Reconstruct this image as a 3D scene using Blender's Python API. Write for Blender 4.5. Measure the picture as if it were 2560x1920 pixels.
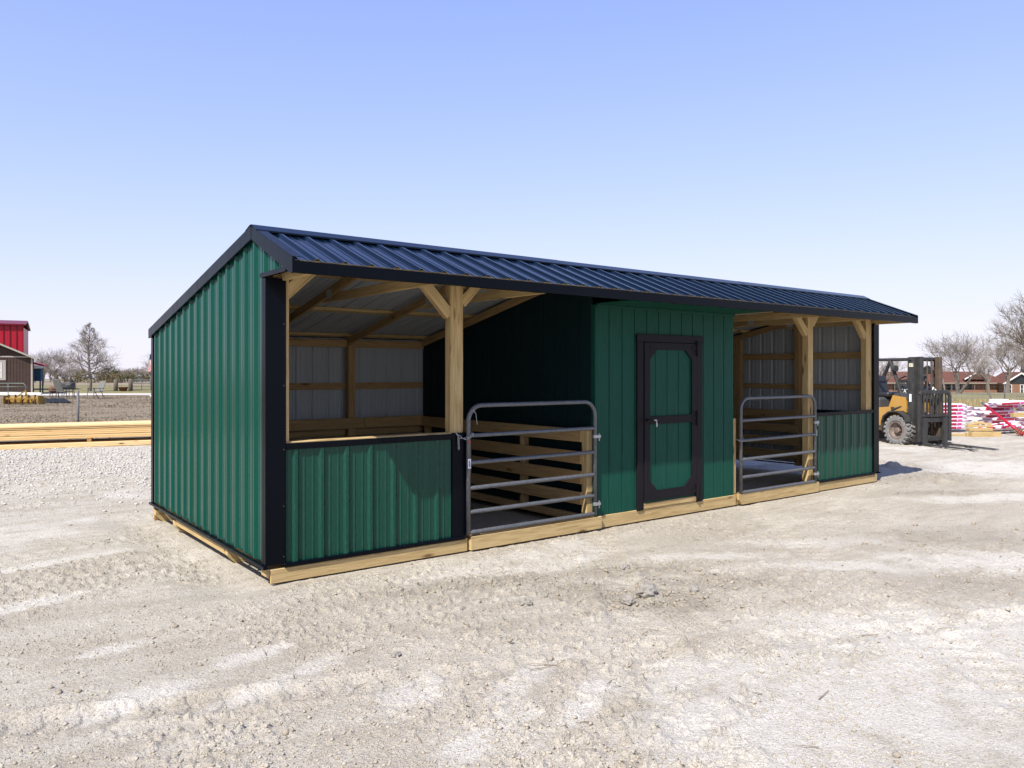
import bpy, math, random
import numpy as np
from mathutils import Vector, Matrix

for o in list(bpy.data.objects): bpy.data.objects.remove(o)
S = bpy.context.scene
COL = S.collection

# ------------------------------------------------------------------ camera
F, YAW = 1961.3, 0.6620                      # focal length in photo pixels (2560 wide)
CAM = np.array([-2.3273, -6.1951, 1.707])
RT = np.array([math.cos(YAW), -math.sin(YAW)]); FW = np.array([math.sin(YAW), math.cos(YAW)])
cd = bpy.data.cameras.new('camera'); cam = bpy.data.objects.new('camera', cd); COL.objects.link(cam)
cam.location = CAM; cam.rotation_euler = (math.radians(90), 0, -YAW)
cd.sensor_width = 36; cd.lens = F/2560*36; cd.shift_y = -29/2560
cd.clip_start = 0.05; cd.clip_end = 5000
S.camera = cam
# ------------------------------------------------------------------ sky, sun, exposure
LIGHT = Vector((1.44, 0.61, -1.90)).normalized()     # direction the sunlight travels
SUN_EL = math.asin(-LIGHT.z); SUN_ROT = math.atan2(-LIGHT.x, -LIGHT.y)
w = bpy.data.worlds.new('World'); S.world = w; w.use_nodes = True
nt = w.node_tree; nt.nodes.clear()
sky = nt.nodes.new('ShaderNodeTexSky'); sky.sky_type = 'NISHITA'; sky.sun_disc = False
sky.sun_elevation = SUN_EL; sky.sun_rotation = SUN_ROT
sky.altitude = 0; sky.air_density = 1.0; sky.dust_density = 0.2; sky.ozone_density = 3.0
SKYMUL = (1.13, 0.96, 1.10)
mul = nt.nodes.new('ShaderNodeMix'); mul.data_type = 'RGBA'; mul.blend_type = 'MULTIPLY'; mul.inputs[0].default_value = 1
mul.inputs[7].default_value = (*SKYMUL, 1)
bg = nt.nodes.new('ShaderNodeBackground'); bg.inputs['Strength'].default_value = 0.15
wo = nt.nodes.new('ShaderNodeOutputWorld')
# highlight roll-off of the bright sky, the same in every direction
sepc = nt.nodes.new('ShaderNodeSeparateColor'); comb = nt.nodes.new('ShaderNodeCombineColor'); KS = .15*1.537
nt.links.new(sky.outputs[0], mul.inputs[6]); nt.links.new(mul.outputs[2], sepc.inputs[0])
for i_, (A_, B_) in enumerate(((.975, .69), (.965, .64), (1.03, .36))):
    prev = sepc.outputs[i_]
    for op, k_ in (('MULTIPLY', -KS/B_), ('EXPONENT', 0), ('MULTIPLY', -A_/KS), ('ADD', A_/KS)):
        mm_ = nt.nodes.new('ShaderNodeMath'); mm_.operation = op; mm_.inputs[1].default_value = k_; nt.links.new(prev, mm_.inputs[0]); prev = mm_.outputs[0]
    nt.links.new(prev, comb.inputs[i_])
nt.links.new(comb.outputs[0], bg.inputs[0]); nt.links.new(bg.outputs[0], wo.inputs[0])
sd = bpy.data.lights.new('sun', 'SUN'); sd.energy = 4.8; sd.angle = math.radians(0.53); sd.color = (1.0, 0.955, 0.87)
sun = bpy.data.objects.new('sun', sd); COL.objects.link(sun)
sun.rotation_euler = LIGHT.to_track_quat('-Z', 'Y').to_euler(); sun.location = (-8, -6, 14)
S.view_settings.view_transform = 'Standard'; S.view_settings.look = 'None'
S.view_settings.exposure = 0.70; S.view_settings.gamma = 1; S.view_settings.use_curve_mapping = False
S.render.engine = 'CYCLES'

# ------------------------------------------------------------------ materials
def mat(name, col=(.5, .5, .5), rough=.6, metal=0., spec=.5):
    m = bpy.data.materials.new(name); m.use_nodes = True
    b = m.node_tree.nodes['Principled BSDF']
    b.inputs['Base Color'].default_value = (*col, 1); b.inputs['Roughness'].default_value = rough
    b.inputs['Metallic'].default_value = metal; b.inputs['Specular IOR Level'].default_value = spec
    return m
class N:
    """small node-graph helper"""
    def __init__(s, m): s.m = m; s.t = m.node_tree; s.b = s.t.nodes['Principled BSDF']
    def new(s, k, **kw):
        n = s.t.nodes.new(k)
        for a, v in kw.items(): setattr(n, a, v)
        return n
    def ln(s, a, b): s.t.links.new(a, b)
    def obj(s, scale=(1, 1, 1), rnd=0., world=False):
        mp = s.new('ShaderNodeMapping'); mp.inputs['Scale'].default_value = scale
        if world: g = s.new('ShaderNodeNewGeometry'); s.ln(g.outputs['Position'], mp.inputs[0])
        else:
            tc = s.new('ShaderNodeTexCoord'); src = tc.outputs['Object']
            if rnd:
                oi = s.new('ShaderNodeObjectInfo'); mm = s.new('ShaderNodeMath', operation='MULTIPLY'); mm.inputs[1].default_value = rnd
                s.ln(oi.outputs['Random'], mm.inputs[0])
                va = s.new('ShaderNodeVectorMath', operation='ADD'); s.ln(src, va.inputs[0]); s.ln(mm.outputs[0], va.inputs[1]); src = va.outputs[0]
            s.ln(src, mp.inputs[0])
        return mp.outputs[0]
    def noise(s, vec, scale=5, detail=4, rough=.55, dist=0):
        n = s.new('ShaderNodeTexNoise'); n.inputs['Scale'].default_value = scale; n.inputs['Detail'].default_value = detail
        n.inputs['Roughness'].default_value = rough; n.inputs['Distortion'].default_value = dist
        s.ln(vec, n.inputs['Vector']); return n.outputs['Fac']
    def ramp(s, fac, stops):
        r = s.new('ShaderNodeValToRGB'); e = r.color_ramp.elements
        while len(e) < len(stops): e.new(.5)
        for i, (p, c) in enumerate(stops):
            e[i].position = p; e[i].color = (*c, 1) if len(c) == 3 else c
        s.ln(fac, r.inputs[0]); return r.outputs[0]
    def mix(s, fac, a, b, mode='MIX'):
        m = s.new('ShaderNodeMix', data_type='RGBA', blend_type=mode)
        for i, v in ((0, fac), (6, a), (7, b)):
            if isinstance(v, (int, float)): m.inputs[i].default_value = v
            elif isinstance(v, tuple): m.inputs[i].default_value = (*v, 1)
            else: s.ln(v, m.inputs[i])
        return m.outputs[2]
    def mr(s, v, a, b, c=0., d=1.):
        m = s.new('ShaderNodeMapRange')
        for i, x in enumerate((a, b, c, d)): m.inputs[i+1].default_value = x
        s.ln(v, m.inputs[0]); return m.outputs[0]
    def attr(s, n): a = s.new('ShaderNodeAttribute', attribute_name=n); return a.outputs['Fac']
    def bump(s, h, strength=.3, dist=.01, prev=None):
        b = s.new('ShaderNodeBump'); b.inputs['Strength'].default_value = strength; b.inputs['Distance'].default_value = dist
        s.ln(h, b.inputs['Height'])
        if prev is not None: s.ln(prev, b.inputs['Normal'])
        s.ln(b.outputs[0], s.b.inputs['Normal']); return b.outputs[0]
    def color(s, c): s.ln(c, s.b.inputs['Base Color'])
    def rough(s, c): s.ln(c, s.b.inputs['Roughness'])
def g3(v): return (v, v, v)

def wood_mat(name, light, dark, knot=(.10, .045, .015), rough=.75, var=.25):
    m = mat(name, light, rough, spec=.25); n = N(m)
    v = n.obj((.55, 9, 9), rnd=37.)
    g = n.noise(v, 3.2, 6, .6, 1.6)
    c = n.ramp(g, [(.30, dark), (.52, light), (.75, tuple(min(1, x*1.12) for x in light))])
    fine = n.noise(n.obj((3, 130, 130), rnd=37.), 1, 3)
    c = n.mix(n.mr(fine, .35, .7, 0, .5), c, tuple(x*.8 for x in dark))
    vo = n.new('ShaderNodeTexVoronoi'); vo.inputs['Scale'].default_value = 1.0
    n.ln(n.obj((1.9, 7, 7), rnd=37.), vo.inputs['Vector'])
    c = n.mix(n.mr(vo.outputs['Distance'], .06, .17, 1, 0), c, knot)
    oi = n.new('ShaderNodeObjectInfo'); c = n.mix(n.mr(oi.outputs['Random'], 0, 1, 0, var), c, dark)
    n.color(c); n.bump(fine, .25, .003)
    return m
def painted_metal(name, col, rough, dust=(.30, .29, .26), dustamt=.25, streak=(14, 14, .7), spec=.3):
    m = mat(name, col, rough, spec=spec); n = N(m)
    big = n.noise(n.obj((1, 1, 1)), 1.3, 5)
    st = n.noise(n.obj(streak), 1.0, 5, .65)
    c = n.mix(n.mr(big, .3, .75, 0, .18), col, tuple(x*1.25+.004 for x in col))
    c = n.mix(n.mr(st, .52, .85, 0, dustamt), c, dust)
    n.color(c); n.rough(n.mr(st, .3, .8, rough-.04, rough+.08))
    n.bump(n.noise(n.obj((1, 1, 1)), 2.3, 2), .10, .008)
    return m
M = {}
M['green'] = painted_metal('green_metal', (.0011, .046, .033), .20, dustamt=.01, streak=(5, 5, .5), spec=.22)
M['greenlow'] = painted_metal('green_metal_dusty', (.0018, .045, .028), .34, dust=(.22, .27, .22), dustamt=.12, streak=(70, 70, 25))
M['black'] = painted_metal('black_metal_trim', (.0012, .0024, .0052), .28, dustamt=.01, dust=(.04, .04, .04), spec=.09)
M['roof'] = painted_metal('black_roof_metal', (.0012, .0052, .013), .17, dustamt=.01, dust=(.05, .06, .09), streak=(.6, .6, .6), spec=.16)
M['galv'] = painted_metal('grey_panel_back', (.34, .37, .39), .45, dustamt=.1)
M['wood'] = wood_mat('treated_pine', (.54, .405, .20), (.32, .205, .080))
M['wood2'] = wood_mat('interior_pine', (.44, .30, .145), (.27, .165, .065), var=.45)
M['stackwood'] = wood_mat('yellow_pine', (.80, .60, .33), (.56, .36, .15), var=.8)
def paint_wood(name, col, rough=.55):
    m = mat(name, col, rough, spec=.14); n = N(m)
    gr = n.noise(n.obj((70, 70, 3.0), rnd=11.), 1, 5, .65, 1.2)
    c = n.mix(n.mr(gr, .35, .7), tuple(x*.78 for x in col), tuple(x*1.18 for x in col))
    n.color(c); n.bump(gr, .55, .004); return m
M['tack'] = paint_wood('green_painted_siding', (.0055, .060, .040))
M['tackshade'] = paint_wood('green_siding_shade_in_colour', (.0050, .0185, .0215))  # same green paint as the front; stall shade darkened into its colour
M['tackdark'] = mat('siding_groove', (.004, .02, .015), .8)
M['doorblack'] = paint_wood('black_painted_wood', (.0095, .0080, .0105))
M['gate'] = mat('grey_gate_tube', (.105, .110, .120), .42, metal=.35)
n = N(M['gate']); n.color(n.ramp(n.noise(n.obj((1, 1, 1)), 26, 5, .7), [(.35, (.085, .09, .10)), (.7, (.15, .155, .165))]))
M['zinc'] = mat('zinc_hardware', (.40, .41, .43), .42, metal=.8)
M['white'] = mat('white_paint', (.78, .78, .77), .55)
M['sticker'] = mat('white_sticker', (.75, .76, .78), .4)
M['redplastic'] = mat('red_plastic', (.45, .02, .015), .4)
M['print'] = mat('black_print', (.02, .02, .02), .6)
M['screw'] = mat('dark_screw', (.02, .02, .022), .4)

# ------------------------------------------------------------------ mesh helpers
def link(o, parent=None):
    COL.objects.link(o)
    if parent is not None: o.parent = parent
    return o
def meshobj(name, verts, faces, m, parent=None, smooth=False, fm=None):
    me = bpy.data.meshes.new(name); me.from_pydata([tuple(v) for v in verts], [], [tuple(f) for f in faces])
    for x in (m if isinstance(m, (list, tuple)) else [m]): me.materials.append(M[x] if isinstance(x, str) else x)
    if fm is not None: me.polygons.foreach_set('material_index', fm)
    if smooth: me.polygons.foreach_set('use_smooth', [True]*len(me.polygons))
    me.update()
    return link(bpy.data.objects.new(name, me), parent)
def thing(name, label, cat, loc=(0, 0, 0), rz=0., group=None):
    o = bpy.data.objects.new(name, None); COL.objects.link(o); o.empty_display_size = .2
    o.location = loc; o.rotation_euler = (0, 0, rz)
    return tag(o, label, cat, group)
def tag(o, label, cat, group=None):
    o['label'] = label; o['category'] = cat
    if group: o['group'] = group
    return o
def struct(o): o['kind'] = 'structure'; return o
def stuff(o): o['kind'] = 'stuff'; return o
class MB:
    """collects pieces of ONE part into one mesh"""
    def __init__(s): s.v = []; s.f = []; s.m = []
    def add(s, v, f, mi=0):
        k = len(s.v); s.v += [tuple(x) for x in v]; s.f += [tuple(i+k for i in q) for q in f]; s.m += [mi]*len(f); return s
    def box(s, x0, x1, y0, y1, z0, z1, c=0., mi=0, mtx=None):
        v, f = cbox(x1-x0, y1-y0, z1-z0, c); o = ((x0+x1)/2, (y0+y1)/2, (z0+z1)/2)
        v = [(a+o[0], b+o[1], d+o[2]) for a, b, d in v]
        if mtx is not None: v = [tuple(mtx @ Vector(q)) for q in v]
        return s.add(v, f, mi)
    def bar(s, p0, p1, w_, t_, up=(0, 0, 1), c=0., mi=0):
        L, mt = frame(p0, p1, up); v, f = cbox(L, w_, t_, c); return s.add([tuple(mt @ Vector(q)) for q in v], f, mi)
    def tube(s, pts, rad, n=8, cap=True, mi=0):
        v, f = tubegeo(pts, rad, n, cap); return s.add(v, f, mi)
    def lathe(s, prof, n=20, mtx=None, mi=0):
        v = []; f = []
        for (r, h) in prof:
            for k in range(n): a = 2*math.pi*k/n; v.append((r*math.cos(a), r*math.sin(a), h))
        for i in range(len(prof)-1):
            for k in range(n): f.append((i*n+k, i*n+(k+1) % n, (i+1)*n+(k+1) % n, (i+1)*n+k))
        if mtx is not None: v = [tuple(mtx @ Vector(q)) for q in v]
        return s.add(v, f, mi)
    def prism(s, poly, ax, a0, a1, mi=0):
        """poly: 2D points in the two other axes, extruded along ax"""
        k = len(poly); v = []
        for a in (a0, a1):
            for (p, q) in poly:
                v.append({0: (a, p, q), 1: (p, a, q), 2: (p, q, a)}[ax])
        ar = sum(poly[i][0]*poly[(i+1) % k][1]-poly[(i+1) % k][0]*poly[i][1] for i in range(k))
        f = [tuple(range(k)), tuple(range(2*k-1, k-1, -1))]+[(i, i+k, (i+1) % k+k, (i+1) % k) for i in range(k)]
        if (ar > 0) != (ax == 1): f = [tuple(reversed(q)) for q in f]
        return s.add(v, f, mi)
    def obj(s, name, m, parent=None, smooth=False): return meshobj(name, s.v, s.f, m, parent, smooth, s.m if isinstance(m, (list, tuple)) else None)
def cbox(dx, dy, dz, c=0.):
    a, b, d = dx/2, dy/2, dz/2
    c = min(c, a*.6, b*.6, d*.6)
    if c <= 0:
        v = [(x, y, z) for x in (-a, a) for y in (-b, b) for z in (-d, d)]
        return v, [(0, 1, 3, 2), (4, 6, 7, 5), (0, 4, 5, 1), (2, 3, 7, 6), (0, 2, 6, 4), (1, 5, 7, 3)]
    v = []; idx = {}
    for sx in (-1, 1):
        for sy in (-1, 1):
            for sz in (-1, 1):
                for k in range(3):
                    p = [sx*a, sy*b, sz*d]
                    for j in range(3):
                        if j != k: p[j] -= (sx, sy, sz)[j]*c
                    idx[(sx, sy, sz, k)] = len(v); v.append(tuple(p))
    f = []
    for k in range(3):
        i, j = [(1, 2), (2, 0), (0, 1)][k]
        for s_ in (-1, 1):
            q = []
            for (p, r) in ((-1, -1), (1, -1), (1, 1), (-1, 1)):
                t = [0, 0, 0]; t[k] = s_; t[i] = p; t[j] = r; q.append(idx[(*t, k)])
            f.append(tuple(q) if s_ > 0 else tuple(reversed(q)))
        for p in (-1, 1):
            for r in (-1, 1):
                t0 = [0, 0, 0]; t0[i] = p; t0[j] = r; t1 = list(t0); t0[k] = -1; t1[k] = 1
                q = (idx[(*t0, i)], idx[(*t1, i)], idx[(*t1, j)], idx[(*t0, j)])
                f.append(q if p*r < 0 else tuple(reversed(q)))
    for sx in (-1, 1):
        for sy in (-1, 1):
            for sz in (-1, 1):
                q = tuple(idx[(sx, sy, sz, k)] for k in range(3)); f.append(q if sx*sy*sz > 0 else tuple(reversed(q)))
    return v, f
def frame(p0, p1, up=(0, 0, 1)):
    p0 = Vector(p0); p1 = Vector(p1); x = (p1-p0); L = x.length; x.normalize()
    up = Vector(up); y = (up-x*up.dot(x))
    if y.length < 1e-5: up = Vector((0, 1, 0)); y = (up-x*up.dot(x))
    y.normalize(); z = x.cross(y); c = (p0+p1)/2
    return L, Matrix(((x.x, y.x, z.x, c.x), (x.y, y.y, z.y, c.y), (x.z, y.z, z.z, c.z), (0, 0, 0, 1)))
_bc = {}
def board(name, p0, p1, w_, t_, m, parent=None, up=(0, 0, 1), c=.004):
    """one sawn board, local X along the grain; w_ measured along up, t_ across"""
    L, mt = frame(p0, p1, up); key = (round(L, 3), round(w_, 4), round(t_, 4), m, name)
    if key not in _bc:
        me = bpy.data.meshes.new(name); v, f = cbox(L, w_, t_, c); me.from_pydata(v, [], f); me.materials.append(M[m]); me.update(); _bc[key] = me
    o = link(bpy.data.objects.new(name, _bc[key]), parent); o.matrix_local = mt
    return o
def bx(name, m, parent, x0, x1, y0, y1, z0, z1, c=.0):
    """box part whose local frame stays the parent's"""
    return MB().box(x0, x1, y0, y1, z0, z1, c).obj(name, m, parent)
def tubegeo(pts, rad, n=8, cap=True):
    P = [Vector(p) for p in pts]; k = len(P); v = []; f = []
    R_ = rad if isinstance(rad, (list, tuple)) else [rad]*k
    t = (P[1]-P[0]).normalized(); u = t.orthogonal().normalized()
    for i in range(k):
        d = (P[min(i+1, k-1)]-P[max(i-1, 0)])
        if d.length > 1e-9: d.normalize()
        else: d = t
        u = (u-d*u.dot(d))
        u = u.normalized() if u.length > 1e-6 else d.orthogonal().normalized()
        b = d.cross(u)
        for j in range(n):
            a = 2*math.pi*j/n; q = P[i]+(u*math.cos(a)+b*math.sin(a))*R_[i]; v.append((q.x, q.y, q.z))
    for i in range(k-1):
        for j in range(n): f.append((i*n+j, i*n+(j+1) % n, (i+1)*n+(j+1) % n, (i+1)*n+j))
    if cap: f.append(tuple(reversed(range(n)))); f.append(tuple(range((k-1)*n, k*n)))
    return v, f

# value noise in numpy, for relief and masks
def _h(ix, iy, seed):
    n_ = (ix.astype(np.int64)*374761393+iy.astype(np.int64)*668265263+seed*974634541) & 0xffffffff
    n_ = ((n_ ^ (n_ >> 13))*1274126177) & 0xffffffff
    n_ = ((n_ ^ (n_ >> 16))*2246822519) & 0xffffffff
    return ((n_ ^ (n_ >> 15)) & 0xffffff)/float(0xffffff)
def vnoise(x, y, seed=0):
    ix = np.floor(x); iy = np.floor(y); fx = x-ix; fy = y-iy
    fx = fx*fx*(3-2*fx); fy = fy*fy*(3-2*fy)
    a = _h(ix, iy, seed); b = _h(ix+1, iy, seed); c = _h(ix, iy+1, seed); d = _h(ix+1, iy+1, seed)
    return (a*(1-fx)+b*fx)*(1-fy)+(c*(1-fx)+d*fx)*fy
def fbm(x, y, sc, oct_=4, seed=0, gain=.5):
    s = 0; a = 1; t = 0
    for k in range(oct_): s = s+a*vnoise(x*sc*2**k+17.3*k, y*sc*2**k-9.1*k, seed+k); t += a; a *= gain
    return s/t
def sst(a, b, x): t = np.clip((x-a)/(b-a), 0, 1); return t*t*(3-2*t)

# ------------------------------------------------------------------ ground
def ld(x, y): return (x-CAM[0])*RT[0]+(y-CAM[1])*RT[1], (x-CAM[0])*FW[0]+(y-CAM[1])*FW[1]
def world(l, d): return CAM[0]+RT[0]*l+FW[0]*d, CAM[1]+RT[1]*l+FW[1]*d
def gbase(x, y):
    """broad lie of the land: level yard, falling away gently beyond it"""
    l, d = ld(np.asarray(x, float), np.asarray(y, float)); d = np.maximum(d, .01); t = np.clip(l/d, -3, 3)
    wr = sst(-.3, .4, t); sp = lambda q, k: np.where(q > 30*k, q, k*np.log1p(np.exp(np.clip(q/k, -50, 30))))
    return -(wr*.0205*(sp(d-35, 4)-.0006)+(1-wr)*.0075*sp(d-80, 8))
def gz(x, y): return float(gbase(np.array([x]), np.array([y]))[0])
def px(X, d, zoff=None):
    """point on the ground at photo column X and depth d"""
    x, y = world((X-1280)/F*d, d); return Vector((x, y, gz(x, y)+(zoff or 0)))
def damp_and_stall_mask(x, y):
    q = 0
    for (cx, cy, a, b, rot, s) in ((2.1, -2.05, .75, .38, -.9, 1.), (1.5, -1.05, .85, .22, -.35, .9), (2.5, -1.45, .8, .22, -.45, .9),
                                   (2.9, -2.2, .7, .3, -.8, .8), (.9, -.9, .7, .22, -.1, .5), (10.6, -.2, 1.1, .8, .3, .9), (11.6, .6, 1.3, .8, .3, .7), (9.4, -1.2, 1.0, .28, -.5, .7),
                                   (6.2, -2.6, 1.6, .8, -.6, .5), (4.6, -3.6, 1.2, .5, -.6, .45)):
        u = (x-cx)*math.cos(rot)+(y-cy)*math.sin(rot); v = -(x-cx)*math.sin(rot)+(y-cy)*math.cos(rot)
        q = np.maximum(q, s*np.exp(-((u/a)**2+(v/b)**2)*1.2))
    ins = sst(.0, .2, x)*sst(9.75, 9.5, x)*sst(.02, .2, y)*sst(3.6, 3.4, y)       # darker floor across the shed footprint
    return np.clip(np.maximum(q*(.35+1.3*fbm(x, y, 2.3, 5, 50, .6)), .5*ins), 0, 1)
def white_mask(x, y):
    q = np.zeros_like(x)
    for (cx, cy, a, b, rot) in ((-.64, -1.5, .34, .13, .15), (-.2, -2.6, .40, .20, .55), (.3, -2.85, .5, .14, .5), (-1.3, -.85, .3, .12, .2), (.55, -3.2, .5, .14, .4),
                                (1.6, -4.1, 1.5, .8, -.2), (3.0, -3.9, 1.5, .8, -.5), (5.2, -3.2, 1.6, .6, -.6), (9.5, -1.9, 2.2, .5, -.5), (13, -.5, 4, 1.2, -.4), (-1.7, .5, .8, .15, .3), (-1.2, 1.9, 1.0, .16, .25), (-2.6, 2.4, 1.6, .25, .3),
                                (3.6, -1.6, .9, .22, -.6), (5.0, -1.9, 1.2, .3, -.6), (-.7, -2.0, .6, .12, .35), (-1.35, -1.75, .45, .2, .2), (-.1, -3.2, .5, .18, .4), (.9, -3.7, .6, .2, .2), (4.2, -2.5, 1.0, .25, -.6)):
        u = (x-cx)*math.cos(rot)+(y-cy)*math.sin(rot); v = -(x-cx)*math.sin(rot)+(y-cy)*math.cos(rot)
        q = np.maximum(q, np.exp(-((u/a)**2+(v/b)**2)))
    big = fbm(x*.8+y*.3, y*1.6-x*.4, .45, 4, 90)
    q = np.maximum(q*1.15, sst(.60, .76, big)*.75)
    return .85*np.clip(sst(.36, 1.0, q*(.10+1.7*fbm(x+.3*fbm(x, y, 1.5, 2, 95), y, 4.2, 6, 91, .72))), 0, 1)
def relief(x, y, r):
    """ruts, crumbs and clods of the scraped caliche yard"""
    near = 1/(1+(r/26)**2)
    z = .05*(fbm(x, y, .35, 3, 1)-.5)*sst(4, 9, np.hypot(x-4.5, (y-1.5)*1.6))
    ro = sst(.35, .65, fbm(x, y, .9, 3, 7)); wm = white_mask(x, y)
    z = z+(.011*(fbm(x, y, 5, 3, 3)-.5)+.012*(fbm(x*.75+y*.3, y*1.5-x*.3, 13, 4, 5, .65)-.5))*(.35+.8*ro)*(1-.6*wm)
    z = z+.024*np.maximum(0, fbm(x, y, 24, 3, 11)-.55)*(.35+1.5*ro)*near*3*(1-.6*wm)
    # tyre ruts: parallel grooves with cross lugs
    for (ax, ay, dx, dy, hw, seed) in ((-5, 1.9, 1, .18, .16, 1), (-5, .55, 1, .18, .16, 2), (1.2, -3.3, .62, .78, .17, 4), (3.2, -3.8, .62, .78, .17, 5), (0.9, -2.9, 1, -.35, .12, 6),
                                       (5.5, -4.2, .8, .6, .2, 7)):
        L = math.hypot(dx, dy); ux, uy = dx/L, dy/L
        s = (x-ax)*ux+(y-ay)*uy; v = -(x-ax)*uy+(y-ay)*ux+.18*np.sin(s*.35+seed)
        k = np.exp(-(v/hw)**4)*sst(.25, .5, fbm(x, y, .8, 2, 30+seed))
        z = z-k*(.017-.006*np.sign(np.sin(s*38+np.abs(v)*14))*near)+.024*np.exp(-((np.abs(v)-hw*1.25)/.04)**2)*sst(.45, .75, fbm(x, y, 3.5, 3, 60+seed))
    dm = damp_and_stall_mask(x, y)
    z = z+dm*(.05*np.maximum(0, fbm(x, y, 6.5, 3, 70)-.5)+.02*(fbm(x, y, 18, 2, 71)-.45))
    mnd = np.exp(-(((x-10.55)/.75)**2+((y+.55)/.28)**2))+.8*np.exp(-(((x-11.4)/.8)**2+((y-.6)/.3)**2))
    z = z+mnd*(.09+.28*(fbm(x, y, 5, 4, 75)-.5))
    ins = sst(-.25, .05, x)*sst(10.0, 9.7, x)*sst(-.22, .03, y)*sst(3.9, 3.55, y)     # under the shed: pressed flat
    # grooves left by a tooth-edged bucket beside the clods
    for (ax, ay, dx, dy, hw, L2) in ((1.98, -2.55, -.40, -.92, .15, .42), (2.38, -2.35, -.40, -.92, .10, .35), (2.75, -1.95, .5, -.85, .12, .3)):
        s = (x-ax)*dx+(y-ay)*dy; v = -(x-ax)*dy+(y-ay)*dx; k = sst(hw, hw*.8, np.abs(v))*sst(L2, L2*.8, np.abs(s)); z = z*(1-.8*k)-k*(.012+.010*np.sin(v*2*math.pi/.042))
    # scuffed arcs of a turning wheel
    rr_ = np.hypot(x-.15, y+.2); k = np.exp(-((rr_-1.35)/.28)**2)*sst(.15, .5, x)*sst(1.7, 1.2, x)*sst(-.6, -1.0, y); z = z+k*.006*np.sin(rr_*2*math.pi/.07)*near
    z = z-.050*sst(.55, .05, np.abs(x+.15))*sst(-.3, .1, y)*sst(4.2, 3.7, y)
    return z*(1-.9*ins)-.012*ins
def yard_edge(l, d):
    t = l/np.maximum(d, .1)
    left = 17.17+(l+11.2)*(1.33/2.73)
    w_ = sst(-.45, .3, t)
    return np.where(t < -.45, np.clip(left, 12, 19.2), 18.6*(1-w_)+36*w_)
def make_ground():
    fan = np.radians(np.linspace(-41, 41, 600)); rest = np.radians(np.linspace(41, 319, 90)[1:-1])
    az = np.concatenate([fan, rest]); nr = 820
    rr = np.concatenate([[.05, .6, 1.4, 2.2], np.geomspace(2.7, 60, nr), np.geomspace(60, 2600, 90)[1:]])
    A, Rr = np.meshgrid(az, rr); l = Rr*np.sin(A); d = Rr*np.cos(A)
    x, y = world(l, d)
    fr = np.where(np.abs(A) < math.radians(42), 1., .0)
    zz = gbase(x, y)+relief(x, y, Rr)*np.where(Rr < 130, 1, 0)*fr
    V = np.stack([x, y, zz], -1).reshape(-1, 3); na, nb = len(az), len(rr)
    I = np.arange(na*nb).reshape(nb, na); J = np.roll(I, -1, 1)
    Q = np.stack([I[:-1], J[:-1], J[1:], I[1:]], -1).reshape(-1, 4)
    me = bpy.data.meshes.new('ground'); me.vertices.add(len(V)); me.vertices.foreach_set('co', V.ravel().astype(np.float32))
    me.loops.add(Q.size); me.loops.foreach_set('vertex_index', Q.ravel().astype(np.int32))
    me.polygons.add(len(Q)); me.polygons.foreach_set('loop_start', np.arange(0, Q.size, 4, dtype=np.int32)); me.polygons.foreach_set('loop_total', np.full(len(Q), 4, np.int32))
    me.update(calc_edges=True); me.polygons.foreach_set('use_smooth', [True]*len(Q))
    e = yard_edge(l, d)+1.2*(fbm(x, y, .8, 3, 20)-.5)
    cal = sst(.35, -.35, d-e); cal = np.where(d < 0, 1, cal)
    t = l/np.maximum(d, .1)
    green = np.where(t < 0, sst(61, 66, d)*sst(150, 105, d)*.8+.10, sst(39, 52, d)*.75)
    for nm, a in (('cal', cal), ('green', green), ('damp', damp_and_stall_mask(x, y)*(Rr < 60)), ('white', white_mask(x, y)*(Rr < 60))):  # the damp attribute also carries the darker shed floor
        at = me.attributes.new(nm, 'FLOAT', 'POINT'); at.data.foreach_set('value', np.asarray(a, np.float32).ravel())
    m = mat('caliche_and_field', (.5, .45, .4), .95, spec=.15); n = N(m); P = n.obj(world=True)
    n1 = n.noise(P, .9, 6, .6); n2 = n.noise(P, 9, 6, .65); n3 = n.noise(P, 60, 4, .7); n4 = n.noise(P, 190, 3, .7)
    c = n.mix(n.mr(n1, .3, .7), (.455, .408, .335), (.560, .512, .432))
    c = n.mix(n.mr(n2, .35, .7, 0, .55), c, (.61, .565, .49))
    smear = n.noise(n.obj((.55, 2.4, 1), world=True), 1.5, 7, .68, .8); c = n.mix(n.mr(smear, .44, .64, 0, .75), c, (.385, .335, .262))
    c = n.mix(n.mr(n.noise(P, .33, 4, .6), .45, .68, 0, .45), c, (.37, .325, .26))
    c = n.mix(n.mr(n3, .50, .72, 0, .75), c, (.26, .225, .175))  # dark specks put small shadows of stones into the colour
    c = n.mix(n.mr(n4, .58, .8, 0, .4), c, (.68, .65, .59))
    c = n.mix(n.mr(n.attr('white'), 0, 1, 0, .72), c, n.mix(n.mr(n3, .4, .75), (.69, .655, .595), (.58, .535, .465)))
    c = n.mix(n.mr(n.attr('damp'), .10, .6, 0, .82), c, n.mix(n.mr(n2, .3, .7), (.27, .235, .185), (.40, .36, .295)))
    f1 = n.noise(P, .35, 6, .6); f2 = n.noise(n.obj((.4, 1.6, 1), world=True), 3., 6, .7)
    dry = n.mix(n.mr(f1, .3, .7), (.185, .145, .108), (.255, .205, .152)); dry = n.mix(n.mr(f2, .45, .75, 0, .6), dry, (.31, .255, .185))
    grn = n.mix(n.mr(f1, .3, .65), (.12, .125, .045), (.23, .20, .095)); grn = n.mix(n.mr(f2, .45, .75, 0, .5), grn, (.30, .25, .13))
    fld = n.mix(n.attr('green'), dry, grn)
    n.color(n.mix(n.attr('cal'), fld, c))
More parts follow.
